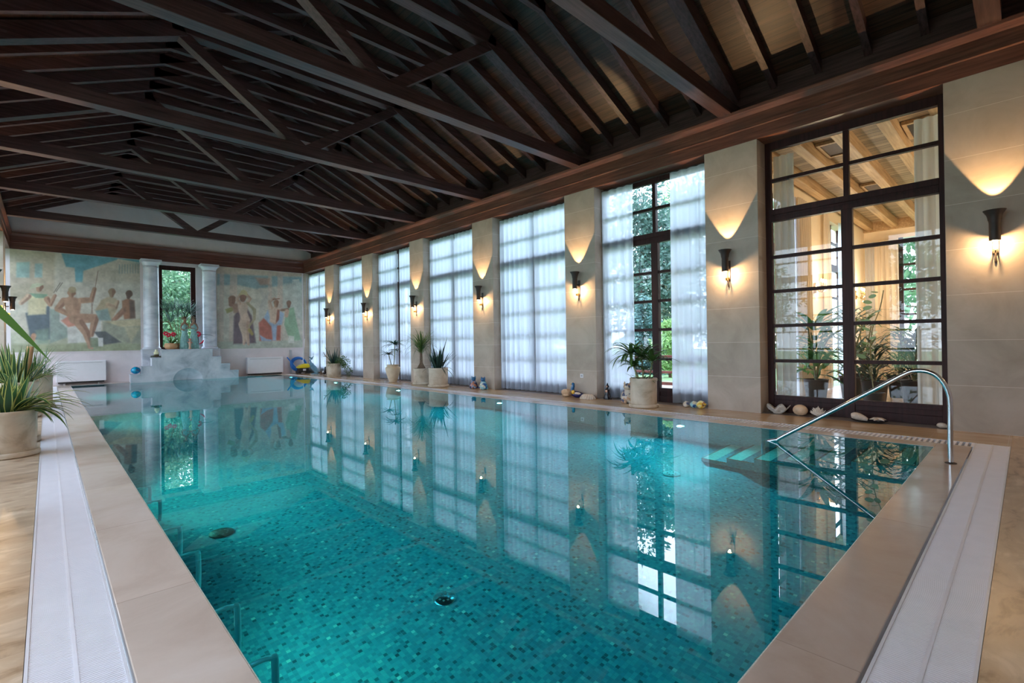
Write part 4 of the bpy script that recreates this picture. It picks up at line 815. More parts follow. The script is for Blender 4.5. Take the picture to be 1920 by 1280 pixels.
# ================================================================== POTTED PLANTS
def pot(t, r, h, saucer=True, mat='pot', rim=0.02):
    z = 0.055 if saucer else 0
    if saucer: m = MB(); m.lathe([(r*1.06, 0), (r*1.12, 0.012), (r*1.12, 0.05), (r*1.08, 0.062), (r*0.9, 0.062)], (0, 0, 0), 40); m.obj('saucer', mat, t)
    m = MB(); m.lathe([(r*0.96, z), (r*0.985, z+0.01), (r, z+h*0.5), (r*1.0, z+h-0.06), (r*1.03, z+h-0.05), (r*1.035, z+h-0.01), (r*1.01, z+h), (r-0.03, z+h), (r-0.035, z+h-0.06), (r-0.04, z+h-0.07)], (0, 0, 0), 44, caps=False); m.add([(r*0.96*math.cos(2*PI*k/20), r*0.96*math.sin(2*PI*k/20), z) for k in range(20)], [tuple(range(19, -1, -1))]); m.obj('pot', mat, t)
    m = MB(); m.lathe([(0.001, z+h-0.055), (r-0.033, z+h-0.06)], (0, 0, 0), 24, caps=False); m.obj('soil', 'soil', t)
    return z+h
def spiky(seed, n, L, wd, base_r, z, up=(0.2, 1.2), droop=(0.1, 0.6), bias=None, m=None, clip=None):
    r = random.Random(seed); m = m or MB(clip)
    for i in range(n):
        a = r.uniform(0, 2*PI); q = r.uniform(*up); d = Vector((math.cos(a), math.sin(a), 0))*(1.25-q if q < 1.2 else 0.1)+Vector((0, 0, q))
        if bias: d += Vector(bias)*r.uniform(0, 1)
        rr = base_r*math.sqrt(r.random()); m.blade((rr*math.cos(a), rr*math.sin(a), z-0.05), d, L*r.uniform(0.55, 1.1), wd*r.uniform(0.7, 1.2), r.uniform(*droop), 0.3, 8, r.random()*0.8, twist=r.uniform(-0.5, 0.5))
    return m
def crown(m, c, r, n, L, wd, droop, seed, up=0.55):
    for i in range(n):
        a = 2*PI*i/n*2.4+r.uniform(-0.3, 0.3); e = r.uniform(-0.25, 1.3)*up+0.2
        m.blade(c, (math.cos(a), math.sin(a), e), L*r.uniform(0.7, 1.1), wd, r.uniform(0.6, 1.2)*droop, 0.3, 8, r.random()*0.9)
# A: farthest pot with spikes, twigs and trailing sprigs
t = thing('potted_plant', 'farthest cream pot with spiky leaves, bare twigs and trailing leafy sprigs', 'plant', (8.0, 18.4, 0), 0); z = pot(t, 0.26, 0.5, False)
spiky(1, 26, 0.75, 0.045, 0.12, z, (0.75, 1.25), (0.0, 0.2)).obj('upright_leaves', 'leaf_dark', t)
spiky(2, 60, 0.36, 0.018, 0.18, z, (0.3, 0.9), (0.8, 1.6), (-0.1, 0.4, 0)).obj('fine_leaves', 'leaf', t)
m = MB(); r = random.Random(8); q = MB()
for k in range(12):
    a = r.uniform(-2.1, -0.9); p0 = Vector((0.1, -0.12, z)); d = Vector((math.cos(a)*0.5, math.sin(a), r.uniform(-0.2, 1.1))); pts = [p0]
    for i in range(8): pts.append(pts[-1]+d*0.1); d = (d+Vector((0.02, -0.05, -0.17))).normalized()
    q.tube(pts, 0.004, 5)
    for p_ in pts[2:]:
        for j in range(9): m.leaflet(p_+Vector((r.gauss(0, .03), r.gauss(0, .03), r.gauss(0, .03))), (r.gauss(0, 1), r.gauss(0, 1), 1), (r.gauss(0, 1), r.gauss(0, 1), r.gauss(-.3, .6)), 0.06, 0.03, r.random())
m.obj('sprig_leaves', 'leaf', t); q.obj('sprig_stems', 'cane', t)
m = MB(); m.tube(smooth([(0, 0.1, z-0.05), (-0.05, 0.35, z+0.16), (-0.08, 0.62, z+0.3), (-0.1, 0.72, z+0.42)]), 0.014, 6); m.tube([(-0.07, 0.5, z+0.25), (-0.1, 0.75, z+0.27)], 0.008, 5); m.tube([(0, 0.1, z), (-0.02, 0.3, z+0.3), (0, 0.42, z+0.5)], 0.013, 6); m.obj('twigs', 'bark', t)
# B: sandstone urn with a two stemmed dracaena
t = thing('urn_plant', 'smooth sandstone urn holding a two stemmed dracaena', 'plant', (8.02, 14.0, 0))
m = MB(); m.lathe([(0.115, 0), (0.12, 0.01), (0.15, 0.09), (0.2, 0.24), (0.235, 0.38), (0.24, 0.43), (0.225, 0.47), (0.18, 0.5), (0.175, 0.515), (0.2, 0.53), (0.205, 0.545), (0.185, 0.55), (0.16, 0.5), (0.15, 0.48)], (0, 0, 0), 44, caps=False); m.obj('urn', 'urn', t)
m = MB(); m.lathe([(0.001, 0.49), (0.165, 0.485)], (0, 0, 0), 20, caps=False); m.obj('soil', 'soil', t)
m = MB(); m.tube(smooth([(0.02, 0.0, 0.48), (0.03, -0.06, 0.8), (0.02, -0.1, 1.18)]), 0.014, 8); m.tube(smooth([(-0.01, 0.05, 0.48), (-0.03, 0.12, 0.7), (-0.05, 0.16, 0.86)]), 0.013, 8); m.obj('stems', 'cane', t)
m = MB(); r = random.Random(4); crown(m, (0.02, -0.1, 1.18), r, 32, 0.48, 0.045, 1.1, 0); crown(m, (0.02, -0.09, 1.02), r, 14, 0.34, 0.035, 1.5, 0, 0.2); crown(m, (-0.05, 0.16, 0.86), r, 24, 0.38, 0.042, 0.9, 0); m.obj('leaf_crown', 'leaf_dark', t)
# C: ponytail palm
t = thing('potted_plant', 'ponytail palm with drooping thread leaves in the left of two cream pots', 'plant', (8.08, 12.45, 0)); z = pot(t, 0.235, 0.42)
m = MB(); m.lathe([(0.12, z-0.06), (0.13, z), (0.09, z+0.07), (0.045, z+0.16), (0.035, z+0.45), (0.03, z+0.6)], (0, 0, 0), 16); m.obj('swollen_trunk', 'bark', t)
m = MB((0, -2, 0.24)); r = random.Random(6)
for k in range(170):
    a = r.uniform(0, 2*PI); m.blade((0, 0, z+r.uniform(0.4, 0.62)), (math.cos(a)*0.8, math.sin(a), r.uniform(0.5, 2.2)), r.uniform(0.65, 1.05), 0.016, r.uniform(1.2, 2.2), 0.1, 10, r.random())
m.obj('thread_leaves', 'leaf', t)
# D: dark spiky plant
t = thing('potted_plant', 'dark upright spiky plant in the right of two cream pots', 'plant', (7.93, 11.36, 0)); z = pot(t, 0.265, 0.47)
spiky(11, 64, 0.62, 0.06, 0.17, z, (0.65, 1.2), (0.0, 0.5)).obj('upright_leaves', 'leaf_dark', t)
m = MB(); r = random.Random(12)
for dy, dz, L in ((-1, 0.1, 0.9), (-1, 0.3, 0.75), (-0.9, 0.2, 0.65), (-0.8, 0.5, 1.25), (1, 0.5, 0.55), (1, 0.15, 0.7), (-0.8, 0.7, 0.8), (-1, 0.05, 0.6)):
    m.blade((0, 0.1*dy, z-0.03), (r.uniform(-0.4, 0.1), dy, dz), L, 0.03, 1.0, 0.3, 9, r.random()*0.5)
m.blade((0, -0.05, z), (0, -0.45, 1), 0.95, 0.04, 0.02, 0.3, 8, 0.2); m.blade((0, 0.1, z), (0, 0.25, 1), 0.8, 0.035, 0.02, 0.3, 8, 0.2); m.blade((0, 0.15, z), (0.1, 0.3, 1), 0.7, 0.035, 0.02, 0.3, 8, 0.2); m.obj('arching_leaves', 'leaf_dark', t)
# E: big pot with yuccas in front of the parted curtains
t = thing('potted_plant', 'large cream pot with green yuccas before the parted curtains', 'plant', (7.83, 4.8, 0)); z = pot(t, 0.235, 0.47)
m = MB(); r = random.Random(21); ST = [((-0.05, 0.08, z), (-0.08, 0.2, z+0.42)), ((0.06, -0.08, z), (0.08, -0.14, z+0.3)), ((0.0, 0.0, z), (0.02, 0.04, z+0.36)), ((-0.08, 0.02, z), (-0.12, 0.12, z+0.2))]
for a, b in ST: m.tube([Vector(a)-Vector((0, 0, .06)), b], 0.014, 8)
m.obj('stems', 'cane', t); m = MB()
for (a, b), n, L, dr in zip(ST, (34, 24, 30, 20), (0.56, 0.5, 0.56, 0.4), (1.8, 1.2, 0.9, 1.3)): crown(m, b, r, n, L, 0.065, dr*1.15, 0, 0.9)
spiky(22, 22, 0.22, 0.035, 0.17, z, (0.2, 0.9), (0.4, 1.4), m=m); m.obj('leaf_crown', 'leaf', t)
# left deck plants
t = thing('potted_plant', 'nearest left pot, cream stoneware with variegated spider leaves arching over the grating', 'plant', (-0.34, 7.95, 0)); z = pot(t, 0.245, 0.46)
m = spiky(31, 44, 0.46, 0.085, 0.17, z, (0.75, 1.3), (0.0, 0.5), clip=(0, -0.48, 2)); m2 = MB(); r = random.Random(32)
for k in range(26):
    a = r.uniform(-1.1, 0.9); m2.blade((0.1*math.cos(a), 0.1*math.sin(a), z-0.03), (math.cos(a), math.sin(a)*0.7, r.uniform(0.25, 0.8)), r.uniform(0.4, 0.75), 0.06, r.uniform(0.9, 1.9), 0.3, 9, r.random()*0.8, 0.45)
m.obj('upright_leaves', 'leaf_var', t); m2.obj('arching_leaves', 'leaf_var', t)
t = thing('potted_plant', 'cream pot close behind the nearest left pot, with short variegated leaves', 'plant', (-0.36, 9.05, 0)); z = pot(t, 0.26, 0.5)
spiky(33, 40, 0.42, 0.06, 0.17, z, (0.4, 1.2), (0.2, 1.2)).obj('leaves', 'leaf_var', t)
t = thing('potted_plant', 'far left cream pot with pale variegated blades and a brown moss pole', 'plant', (-0.42, 12.3, 0)); z = pot(t, 0.3, 0.58)
spiky(34, 80, 0.7, 0.06, 0.22, z, (0.4, 1.3), (0.2, 0.9), clip=(0, -0.4, 1)).obj('blades', 'leaf_var', t)
m = MB(); m.tube([(0.1, 0, z-0.1), (0.17, 0, z+0.3), (0.2, 0.02, z+0.62)], 0.05, 10); m.obj('moss_pole', 'terracotta', t)
t = thing('potted_plant', 'far left cream pot with a dense tuft of thin green leaves', 'plant', (-0.2, 14.3, 0)); z = pot(t, 0.28, 0.6)
spiky(35, 130, 0.7, 0.02, 0.2, z, (0.2, 1.3), (0.5, 1.6), clip=(0, -0.6, 2)).obj('thin_leaves', 'leaf', t)
# palm whose pot stands left of the view; its long leaf crosses the left edge
t = thing('potted_palm', 'tall palm at the left edge with one long leaf slanting into view', 'plant', (-0.62, 4.7, 0)); z = pot(t, 0.2, 0.4)
m = MB(); m.tube([(0, 0, z-0.05), (0.02, 0.0, 1.2), (0.0, 0.02, 1.75)], 0.02, 8); m.obj('stem', 'cane', t)
m = MB((0, -0.2, 2)); r = random.Random(41)
m.blade((-0.02, 0.0, 1.95), (0.62, 0.3, -0.74), 1.12, 0.08, 0.12, 0.3, 12, 0.9, 0.2, turn=1.25)
for a, e in ((2.2, 0.8), (3.0, 0.4), (3.8, 0.9), (-1.4, 0.6), (-2.1, 0.3), (1.5, 0.9)): m.blade((0, 0.02, 1.74), (math.cos(a), math.sin(a), e), 0.6, 0.06, 1.2, 0.3, 10, r.random()*0.6)
for e in (1.05, 1.12, 1.2): m.blade((0.0, 0.3, e), (0.75, 0.6, 0.25), 0.42, 0.03, 1.1, 0.3, 9, 0.1)
m.obj('leaf_crown', 'leaf', t)
# ================================================================== THINGS ON THE FOUNTAIN BLOCK
ZB = 1.137
t = thing('potted_palm', 'blue green dracaena with many thin stems behind the statue pair', 'plant', (3.6, 21.95, ZB)); m = MB(); m.lathe([(0.12, 0), (0.15, 0.2), (0.155, 0.21), (0.13, 0.21), (0.12, 0.17)], (0, 0, 0), 20, caps=False); m.lathe([(0.001, 0.17), (0.13, 0.17)], (0, 0, 0), 16, caps=False); m.obj('pot', 'terracotta', t)
m = MB(); q = MB(); r = random.Random(51)
for x, y, h in ((-0.42, 0, 1.35), (-0.2, 0.05, 1.45), (-0.05, -0.05, 1.2), (0.12, 0.04, 1.45), (0.3, 0.0, 1.4), (0.42, -0.03, 1.3), (-0.3, -0.05, 1.0), (0.2, -0.08, 1.05)):
    q.tube(smooth([(x*0.15, 0, 0.15), (x*0.5, y*0.5, h*0.5), (x, y, h)], 4), 0.012, 6)
    for k in range(30):
        a = r.uniform(0, 2*PI); m.blade((x*0.85, y, h), (math.cos(a), math.sin(a)*0.3-0.12*abs(x), r.uniform(-0.1, 1.8)), r.uniform(0.4, 0.65), 0.034, r.uniform(0.1, 0.9), 0.2, 6, r.random())
m.v = [(x, min(y, -0.17) if x < -0.56 or x > 0.75 else y, z) for x, y, z in m.v]; m.obj('leaf_crown', 'leaf_blue', t); q.obj('stems', 'cane', t)
t = thing('flowering_bulb', 'tan clay bowl of red flowers at the left foot of the far window', 'plant', (3.31, 21.75, ZB)); m = MB(); m.lathe([(0.12, 0), (0.17, 0.02), (0.215, 0.1), (0.2, 0.19), (0.17, 0.225), (0.15, 0.22)], (0, 0, 0), 28, caps=False); m.obj('bowl', 'terracotta', t)
m = MB(); r = random.Random(52)
for k in range(16): a = r.uniform(0, 2*PI); m.blade((0, 0, 0.15), (math.cos(a)+0.4, math.sin(a)*0.5, r.uniform(0.6, 1.8)), r.uniform(0.3, 0.5), 0.075, r.uniform(0.2, 0.9), 0.3, 8, r.random()*0.7)
m.obj('leaves', 'leaf', t); m = MB(); m.tube([(0, 0, 0.15), (-0.12, -0.02, 0.55)], 0.01, 6); m.tube([(0, 0, 0.15), (0.06, -0.02, 0.52)], 0.01, 6); m.obj('flower_stems', 'cane', t)
m = MB()
for c in ((-0.16, -0.05, 0.58), (0.07, -0.05, 0.55), (-0.08, -0.05, 0.53)):
    for k in range(6): a = 2*PI*k/6; m.ball((c[0]+0.05*math.cos(a), c[1], c[2]+0.05*math.sin(a)), (0.038, 0.02, 0.038), 8)
m.obj('red_flowers', 'red_petal', t)
t = thing('red_flower_vase', 'small white pot with red flowers and long dark leaf right of the statues', 'plant', (4.17, 21.72, ZB)); m = MB(); m.lathe([(0.06, 0), (0.09, 0.05), (0.085, 0.1), (0.06, 0.12), (0.05, 0.11)], (0, 0, 0), 20, caps=False); m.obj('pot', 'white_metal', t)
m = MB(); m.tube([(0, 0, 0.08), (0.0, 0, 0.35), (-0.02, 0, 0.55)], 0.02, 8); m.obj('dark_stem', 'dark_plastic', t)
m = MB()
for k in range(9): a = 2*PI*k/9; m.ball((-0.02+0.08*math.cos(a), 0, 0.56+0.07*math.sin(a)), (0.045, 0.03, 0.045), 8)
m.obj('red_flowers', 'red_petal', t); m = MB(); m.tube([(0.03, 0, 0.18), (0.12, -0.02, 0.24), (0.18, -0.02, 0.34)], [0.015, 0.035, 0.008], 8); m.obj('hanging_bract', 'red_petal', t)
m = MB(); m.blade((0.02, 0, 0.5), (1, -0.1, 0.25), 0.55, 0.1, 0.9, 0.3, 8, 0.2); m.blade((0.02, 0, 0.45), (0.9, 0, 0.0), 0.38, 0.06, 0.9, 0.3, 8, 0.1); m.obj('long_leaf', 'leaf_dark', t)
def woman(x, y, mirror, label):
    """standing bronze lady, long skirt, arms towards her companion"""
    t = thing('garden_statue', label, 'statue', (x, y, ZB+0.05), 0, 'bronze lady statues on the fountain block'); s = -1 if mirror else 1
    m = MB(); fold = lambda a, z: 1+0.09*math.sin(9*a+z*6)*max(0, 1-z/0.62)
    m.lathe([(0.15, 0), (0.16, 0.02), (0.14, 0.25), (0.11, 0.45), (0.085, 0.6), (0.075, 0.66)], (0, 0, 0), 40, mod=fold); m.obj('long_skirt', 'verdigris', t)
    bm = bmesh.new(); J = [((0, 0, 0.6), .075), ((0, 0, 0.72), .07), ((0.0, 0, 0.82), .085), ((0.0, 0, 0.9), .07), ((0, 0, 0.96), .032), ((s*0.01, -0.01, 1.03), .058), ((s*0.012, -0.015, 1.11), .05),
        ((s*0.09, -0.01, 0.88), .034), ((s*0.13, -0.07, 0.75), .027), ((s*0.2, -0.12, 0.72), .021), ((s*0.24, -0.13, 0.73), .022), ((-s*0.09, 0, 0.88), .034), ((-s*0.13, -0.02, 0.74), .027), ((-s*0.09, -0.1, 0.66), .021), ((-s*0.05, -0.12, 0.66), .022)]
    Ed = [(0, 1), (1, 2), (2, 3), (3, 4), (4, 5), (5, 6), (3, 7), (7, 8), (8, 9), (9, 10), (3, 11), (11, 12), (12, 13), (13, 14)]
    me = bpy.data.meshes.new('body'); me.from_pydata([j[0] for j in J], Ed, []); me.materials.append(M['bronze_skin']); o = bpy.data.objects.new('body', me); COL.objects.link(o); o.parent = t
    o.modifiers.new('skin', 'SKIN'); sk = me.skin_vertices[0].data if me.skin_vertices else None
    if sk is None:
        bpy.context.view_layer.objects.active = o; me.skin_vertices.new() if hasattr(me.skin_vertices, 'new') else None; sk = me.skin_vertices[0].data if me.skin_vertices else None
    if sk:
        for i, j in enumerate(J): sk[i].radius = (j[1], j[1]*0.8)
        sk[0].use_root = True
    su = o.modifiers.new('sub', 'SUBSURF'); su.levels = 2; su.render_levels = 2; bm.free()
    m = MB(); m.ball((s*0.0, 0.02, 1.11), (0.068, 0.07, 0.07), 14); m.ball((-s*0.06, 0.05, 1.1), 0.035, 10); m.obj('hair', 'bark', t)
    m = MB(); hx = s*0.012; m.ball((hx+s*0.005, -0.062, 1.065), (0.009, 0.014, 0.014), 8)
    for q_ in (-0.02, 0.02): m.ball((hx+q_, -0.056, 1.08), (0.008, 0.006, 0.006), 8)
    m.ball((hx, -0.058, 1.04), (0.015, 0.007, 0.005), 8); m.obj('face', 'bronze_skin', t)
    m = MB()
    for (hx_, hy, hz_), dx in (((s*0.25, -0.135, 0.73), s), ((-s*0.05, -0.125, 0.66), s)):
        for k in range(4): m.tube([(hx_, hy, hz_+0.012-0.008*k), (hx_+dx*0.025, hy-0.01, hz_+0.01-0.009*k), (hx_+dx*(0.045-0.004*abs(k-1.5)), hy-0.004, hz_+0.0-0.009*k)], [0.006, 0.0055, 0.004], 6)
        m.tube([(hx_, hy, hz_+0.015), (hx_+dx*0.015, hy-0.01, hz_+0.035)], [0.006, 0.004], 6)
    m.obj('fingers', 'bronze_skin', t)
    m = MB(); m.lathe([(0.15, 0.6), (0.1, 0.7), (0.095, 0.8), (0.06, 0.88)], (0, 0, 0), 24, mod=lambda a, z: (1+0.05*math.sin(7*a))*(0.66 if z < 0.65 else 0.95), caps=False); m.obj('bodice', 'verdigris', t)
woman(3.735, 21.72, False, 'bronze and verdigris lady statue, the left one of the pair'); woman(4.03, 21.72, True, 'bronze and verdigris lady statue, the right one of the pair')
m = MB(); m.box(-0.3, 0.3, -0.15, 0.15, 0, 0.05); tag(m.obj('statue_base', 'verdigris', loc=(3.88, 21.74, ZB), bevel=0.01), 'low verdigris base under the pair of lady statues', 'statue base')
t = thing('angel_figurine', 'small pink and red figurine standing before the two lady statues', 'figurine', (3.86, 21.5, ZB)); m = MB(); m.lathe([(0.045, 0), (0.05, 0.01), (0.035, 0.1), (0.05, 0.2), (0.045, 0.25), (0.02, 0.28), (0.02, 0.29)], (0, 0, 0), 16); m.ball((0, 0, 0.33), 0.042, 12); m.tube([(-0.05, 0, 0.24), (-0.09, -0.02, 0.27)], 0.014, 8); m.tube([(0.05, 0, 0.24), (0.08, -0.04, 0.22)], 0.014, 8); m.obj('body', 'skin_glaze', t)
m = MB(); m.ball((0, 0.01, 0.25), (0.075, 0.04, 0.03), 10); m.ball((0, 0.01, 0.36), (0.045, 0.04, 0.03), 10); m.obj('red_shawl', 'red_petal', t)
t = thing('candle_wreath', 'round cream candle in a small leafy wreath on the top left marble step', 'candle', (2.85, 21.63, 0.842)); m = MB(); m.ball((0, 0, 0.17), (0.08, 0.08, 0.075), 14); m.lathe([(0.045, 0.22), (0.045, 0.29), (0.01, 0.3)], (0, 0, 0), 14); m.obj('candle', 'candle', t); m = MB(); m.lathe([(0.07, 0.02), (0.08, 0.1), (0.06, 0.12)], (0, 0, 0), 14); m.obj('holder', 'bark', t)
m = MB(); r = random.Random(61)
for k in range(60): a = r.uniform(0, 2*PI); m.leaflet((0.1*math.cos(a), 0.1*math.sin(a), r.uniform(0.01, 0.05)), (0, 0, 1), (math.cos(a), math.sin(a), r.uniform(0, 0.6)), 0.1, 0.04, r.random()*0.5)
m.obj('wreath_leaves', 'leaf', t)
t = thing('ceramic_ball', 'blue glazed ceramic ball on the lowest left marble step', 'ornament', (2.25, 21.64, 0.292)); m = MB(); m.ball((0, 0, 0.125), (0.14, 0.14, 0.125), 20); m.obj('ball', 'glaze_blue', t); m = MB(); m.lathe([(0.05, 0.235), (0.05, 0.25), (0.035, 0.25)], (0, 0, 0), 14, caps=False); m.obj('neck_ring', 'glaze_blue', t)
# ================================================================== ORNAMENTS ALONG THE RIGHT WALL
def cat(loc, rz, mat, mat2, label, s=1.0):
    t = thing('cat_figurine', label, 'figurine', loc, rz); t.scale = (s, s, s)
    m = MB(); m.lathe([(0.085, 0), (0.105, 0.02), (0.11, 0.08), (0.09, 0.15), (0.06, 0.2), (0.04, 0.22)], (0, 0, 0), 20); m.tube(smooth([(0.06, 0.08, 0.03), (0.12, 0.02, 0.04), (0.12, -0.08, 0.03)], 4), 0.02, 8); m.ball((0.03, -0.09, 0.03), (0.03, 0.045, 0.03), 8); m.ball((-0.04, -0.09, 0.03), (0.03, 0.045, 0.03), 8); m.obj('body', mat, t)
    m = MB(); m.ball((0, -0.03, 0.255), (0.062, 0.06, 0.055), 14); m.ball((0, -0.085, 0.24), (0.024, 0.02, 0.018), 8)
    for q_ in (-0.04, 0.04): m.tube([(q_, -0.02, 0.29), (q_*1.1, -0.02, 0.335)], [0.022, 0.003], 8)
    m.obj('head', mat2, t)
cat((8.17, 10.1, 0), -0.6, 'glaze_navy', 'blue_glaze', 'navy and terracotta patterned cat figurine, the left of two by the pillar')
cat((8.17, 9.7, 0), -1.0, 'glaze_aqua', 'blue_glaze', 'aqua and white patterned cat figurine, the right of two by the pillar')
cat((8.12, 5.33, 0), -0.9, 'glaze_cream', 'glaze_cream', 'tall cream patterned cat figurine half hidden behind the large yucca pot', 1.25)
t = thing('sea_sponge', 'round tan sponge at the foot of the pillar with the socket', 'sponge', (8.2, 6.93, 0)); m = MB(); r = random.Random(7); m.ball((0, 0, 0.085), (0.11, 0.12, 0.085), 20, noise=0.12, rnd=r); m.obj('sponge_body', 'shell_tan', t)
t = thing('duck_figurine', 'blue necked duck figurine with orange breast beside the tan sponge', 'figurine', (8.2, 6.68, 0), 0); m = MB(); m.ball((0, -0.03, 0.07), (0.06, 0.13, 0.07), 16); m.tube([(0, -0.12, 0.08), (0, -0.2, 0.075), (0, -0.26, 0.07)], [0.05, 0.03, 0.006], 10); m.obj('body', 'navy_glaze', t)
m = MB(); m.tube(smooth([(0, 0.05, 0.1), (0, 0.08, 0.17), (0, 0.06, 0.24), (0, 0.06, 0.27)], 5), [0.045-0.001*i for i in range(16)], 12); m.ball((0, 0.065, 0.285), (0.032, 0.04, 0.032), 12); m.obj('neck_and_head', 'blue_glaze', t)
m = MB(); m.tube([(0, 0.1, 0.285), (0, 0.14, 0.28)], [0.014, 0.005], 8); m.ball((-0.045, 0.03, 0.12), (0.025, 0.05, 0.045), 10); m.obj('beak_and_patch', 'ochre_glaze', t); m = MB(); m.ball((-0.045, -0.09, 0.1), (0.02, 0.09, 0.025), 10); m.obj('wing', 'shell', t)
def scallop(loc, rz, label, s=1.0, mat='shell'):
    t = thing('scallop_shell', label, 'shell', loc, rz); m = MB(); nu, nv = 44, 8; vs = []
    for j in range(nv+1):
        q_ = j/nv
        for i in range(nu+1):
            a = PI*(0.02+0.96*i/nu); rr = q_*(0.2+0.012*math.sin(i*PI/2.2)); hgt = 0.095*math.sin(PI*0.5*(1-q_**2.2))*(1+0.0)+0.004+0.007*math.sin(i*PI/2.2)*q_
            vs.append((rr*math.sin(a)*0.7-0.05, rr*math.cos(a), hgt))
    m.add([(x*s, y*s, z*s) for x, y, z in vs], [(j*(nu+1)+i, j*(nu+1)+i+1, (j+1)*(nu+1)+i+1, (j+1)*(nu+1)+i) for j in range(nv) for i in range(nu)], 0, True); o = m.obj('ribbed_valve', mat, t); so = o.modifiers.new('thickness', 'SOLIDIFY'); so.thickness = 0.006
    m = MB(); m.ball((-0.06*s, 0, 0.07*s), (0.03*s, 0.06*s, 0.025*s), 10); m.obj('hinge', mat, t)
scallop((8.14, 6.33, 0), PI, 'pale ribbed scallop shell lying right of the duck figurine')
t = thing('dark_figurine', 'small dark clown like figurine in the window recess by the socket pillar', 'figurine', (8.38, 5.98, 0)); m = MB(); m.lathe([(0.08, 0), (0.085, 0.02), (0.06, 0.1), (0.045, 0.15), (0.05, 0.2), (0.02, 0.23)], (0, 0, 0), 16); m.ball((0, 0, 0.265), 0.035, 12); m.tube([(0, 0, 0.28), (0, 0, 0.34)], [0.025, 0.004], 8); m.tube([(0, -0.04, 0.04), (-0.05, -0.12, 0.02)], 0.02, 8); m.obj('body', 'black_glaze', t); m = MB(); m.ball((-0.03, 0, 0.265), (0.012, 0.02, 0.02), 8); m.ball((-0.045, 0, 0.17), (0.012, 0.03, 0.03), 8); m.obj('face_and_bib', 'skin_glaze', t)
def gball(name, y, mat, label, r_=0.05, x=8.24):
    t = thing(name, label, 'ornament', (x, y, 0)); m = MB(); m.ball((0, 0, r_), (r_*1.1, r_*1.15, r_), 16); m.obj('body', mat, t); m = MB(); m.tube([(0, -r_*0.9, r_*1.1), (0, -r_*1.5, r_*1.3)], [r_*0.35, r_*0.1], 8); m.ball((-r_*0.3, 0, r_*1.75), (r_*.4, r_*.5, r_*.35), 10); m.obj('top_detail', mat, t)
gball('snail_ornament', 4.19, 'glaze_cream', 'small pale ceramic ornament, left of three below the right curtain half', 0.055)
gball('snail_ornament', 4.05, 'glaze_aqua', 'small green ceramic ornament, middle of three below the right curtain half', 0.06)
gball('snail_ornament', 3.92, 'glaze_yellow', 'small yellow ceramic ball, right of three below the right curtain half', 0.068)
t = thing('giant_clam_shell', 'grey wavy giant clam shell on the left end of the door sill', 'shell', (8.48, 2.76, 0), 0); m = MB(); nu, nv = 48, 8; vs = []
for j in range(nv+1):
    q_ = j/nv
    for i in range(nu+1):
        a = 2*PI*i/nu; w_ = 1+0.1*q_*math.cos(5*a); vs.append((0.1*q_*w_*math.cos(a), 0.17*q_*w_*math.sin(a), 0.012+0.1*q_**2+0.032*q_*math.cos(5*a+0.6)))
m.add(vs, [(j*(nu+1)+i, j*(nu+1)+i+1, (j+1)*(nu+1)+i+1, (j+1)*(nu+1)+i) for j in range(nv) for i in range(nu)], 0, True); o = m.obj('wavy_valve', 'shell_grey', t); so = o.modifiers.new('thickness', 'SOLIDIFY'); so.thickness = 0.01
m = MB(); m.lathe([(0.06, 0), (0.075, 0.01), (0.05, 0.03)], (0, 0, 0), 16); m.obj('underside', 'shell_grey', t)
t = thing('conch_shell', 'round peach coloured shell on the door sill beside the clam shell', 'shell', (8.47, 2.44, 0), 0); m = MB(); m.ball((0, 0, 0.085), (0.06, 0.105, 0.085), 22); m.obj('body_whorl', 'shell_tan', t); m = MB()
for k in range(5): m.tube([(0, 0.02-0.02*k, 0.13-0.004*k), (-0.05, 0.02-0.02*k, 0.1)], 0.006, 6)
m.obj('ridges', 'shell_tan', t)
t = thing('coral_piece', 'white branching coral on the door sill between peach shell and dish', 'coral', (8.44, 2.19, 0)); m = MB(); r = random.Random(9)
for k in range(70):
    a, b = r.uniform(0, 2*PI), r.uniform(0.0, 1.35); d = Vector((math.cos(a)*math.sin(b)*0.7, math.sin(a)*math.sin(b), math.cos(b))); L = r.uniform(0.09, 0.15); m.tube([(0, 0, 0.03), tuple(Vector((0, 0, 0.02))+d*L*0.7), tuple(Vector((0, 0, 0.02))+d*L+Vector((r.uniform(-.01, .01), r.uniform(-.01, .01), 0)))], [0.014, 0.009, 0.004], 6)
m.obj('branches', 'coral', t)
t = thing('ceramic_dish', 'shallow dark oval dish on the door sill holding shells', 'dish', (8.42, 1.55, 0)); m = MB(); m.lathe([(0.1, 0), (0.14, 0.005), (0.2, 0.025), (0.205, 0.03), (0.19, 0.026), (0.1, 0.012), (0.001, 0.012)], (0, 0, 0), 36, mod=lambda a, z: math.sqrt((0.62*math.cos(a))**2+(1.05*math.sin(a))**2), caps=False); m.obj('bowl', 'black_glaze', t)
t = thing('whelk_shell', 'cream whelk shell in the left half of the dark dish', 'shell', (8.42, 1.66, 0.014)); m = MB(); m.tube(smooth([(0.0, 0.1, 0.055), (0, 0.05, 0.06), (0, -0.02, 0.04), (0, -0.09, 0.015)], 5), [0.02+0.032*math.sin(PI*min(1, 0.15+i/18)) for i in range(16)], 14); m.obj('whorl', 'shell', t)
t = thing('starfish', 'cream starfish lying in the right half of the dark dish', 'starfish', (8.42, 1.45, 0.03)); m = MB()
for k in range(5): a = 2*PI*k/5+0.3; m.tube([(0, 0, 0.02), (0.05*math.cos(a), 0.05*math.sin(a), 0.024), (0.1*math.cos(a), 0.1*math.sin(a), 0.012)], [0.028, 0.018, 0.005], 8)
m.obj('arms', 'shell', t)
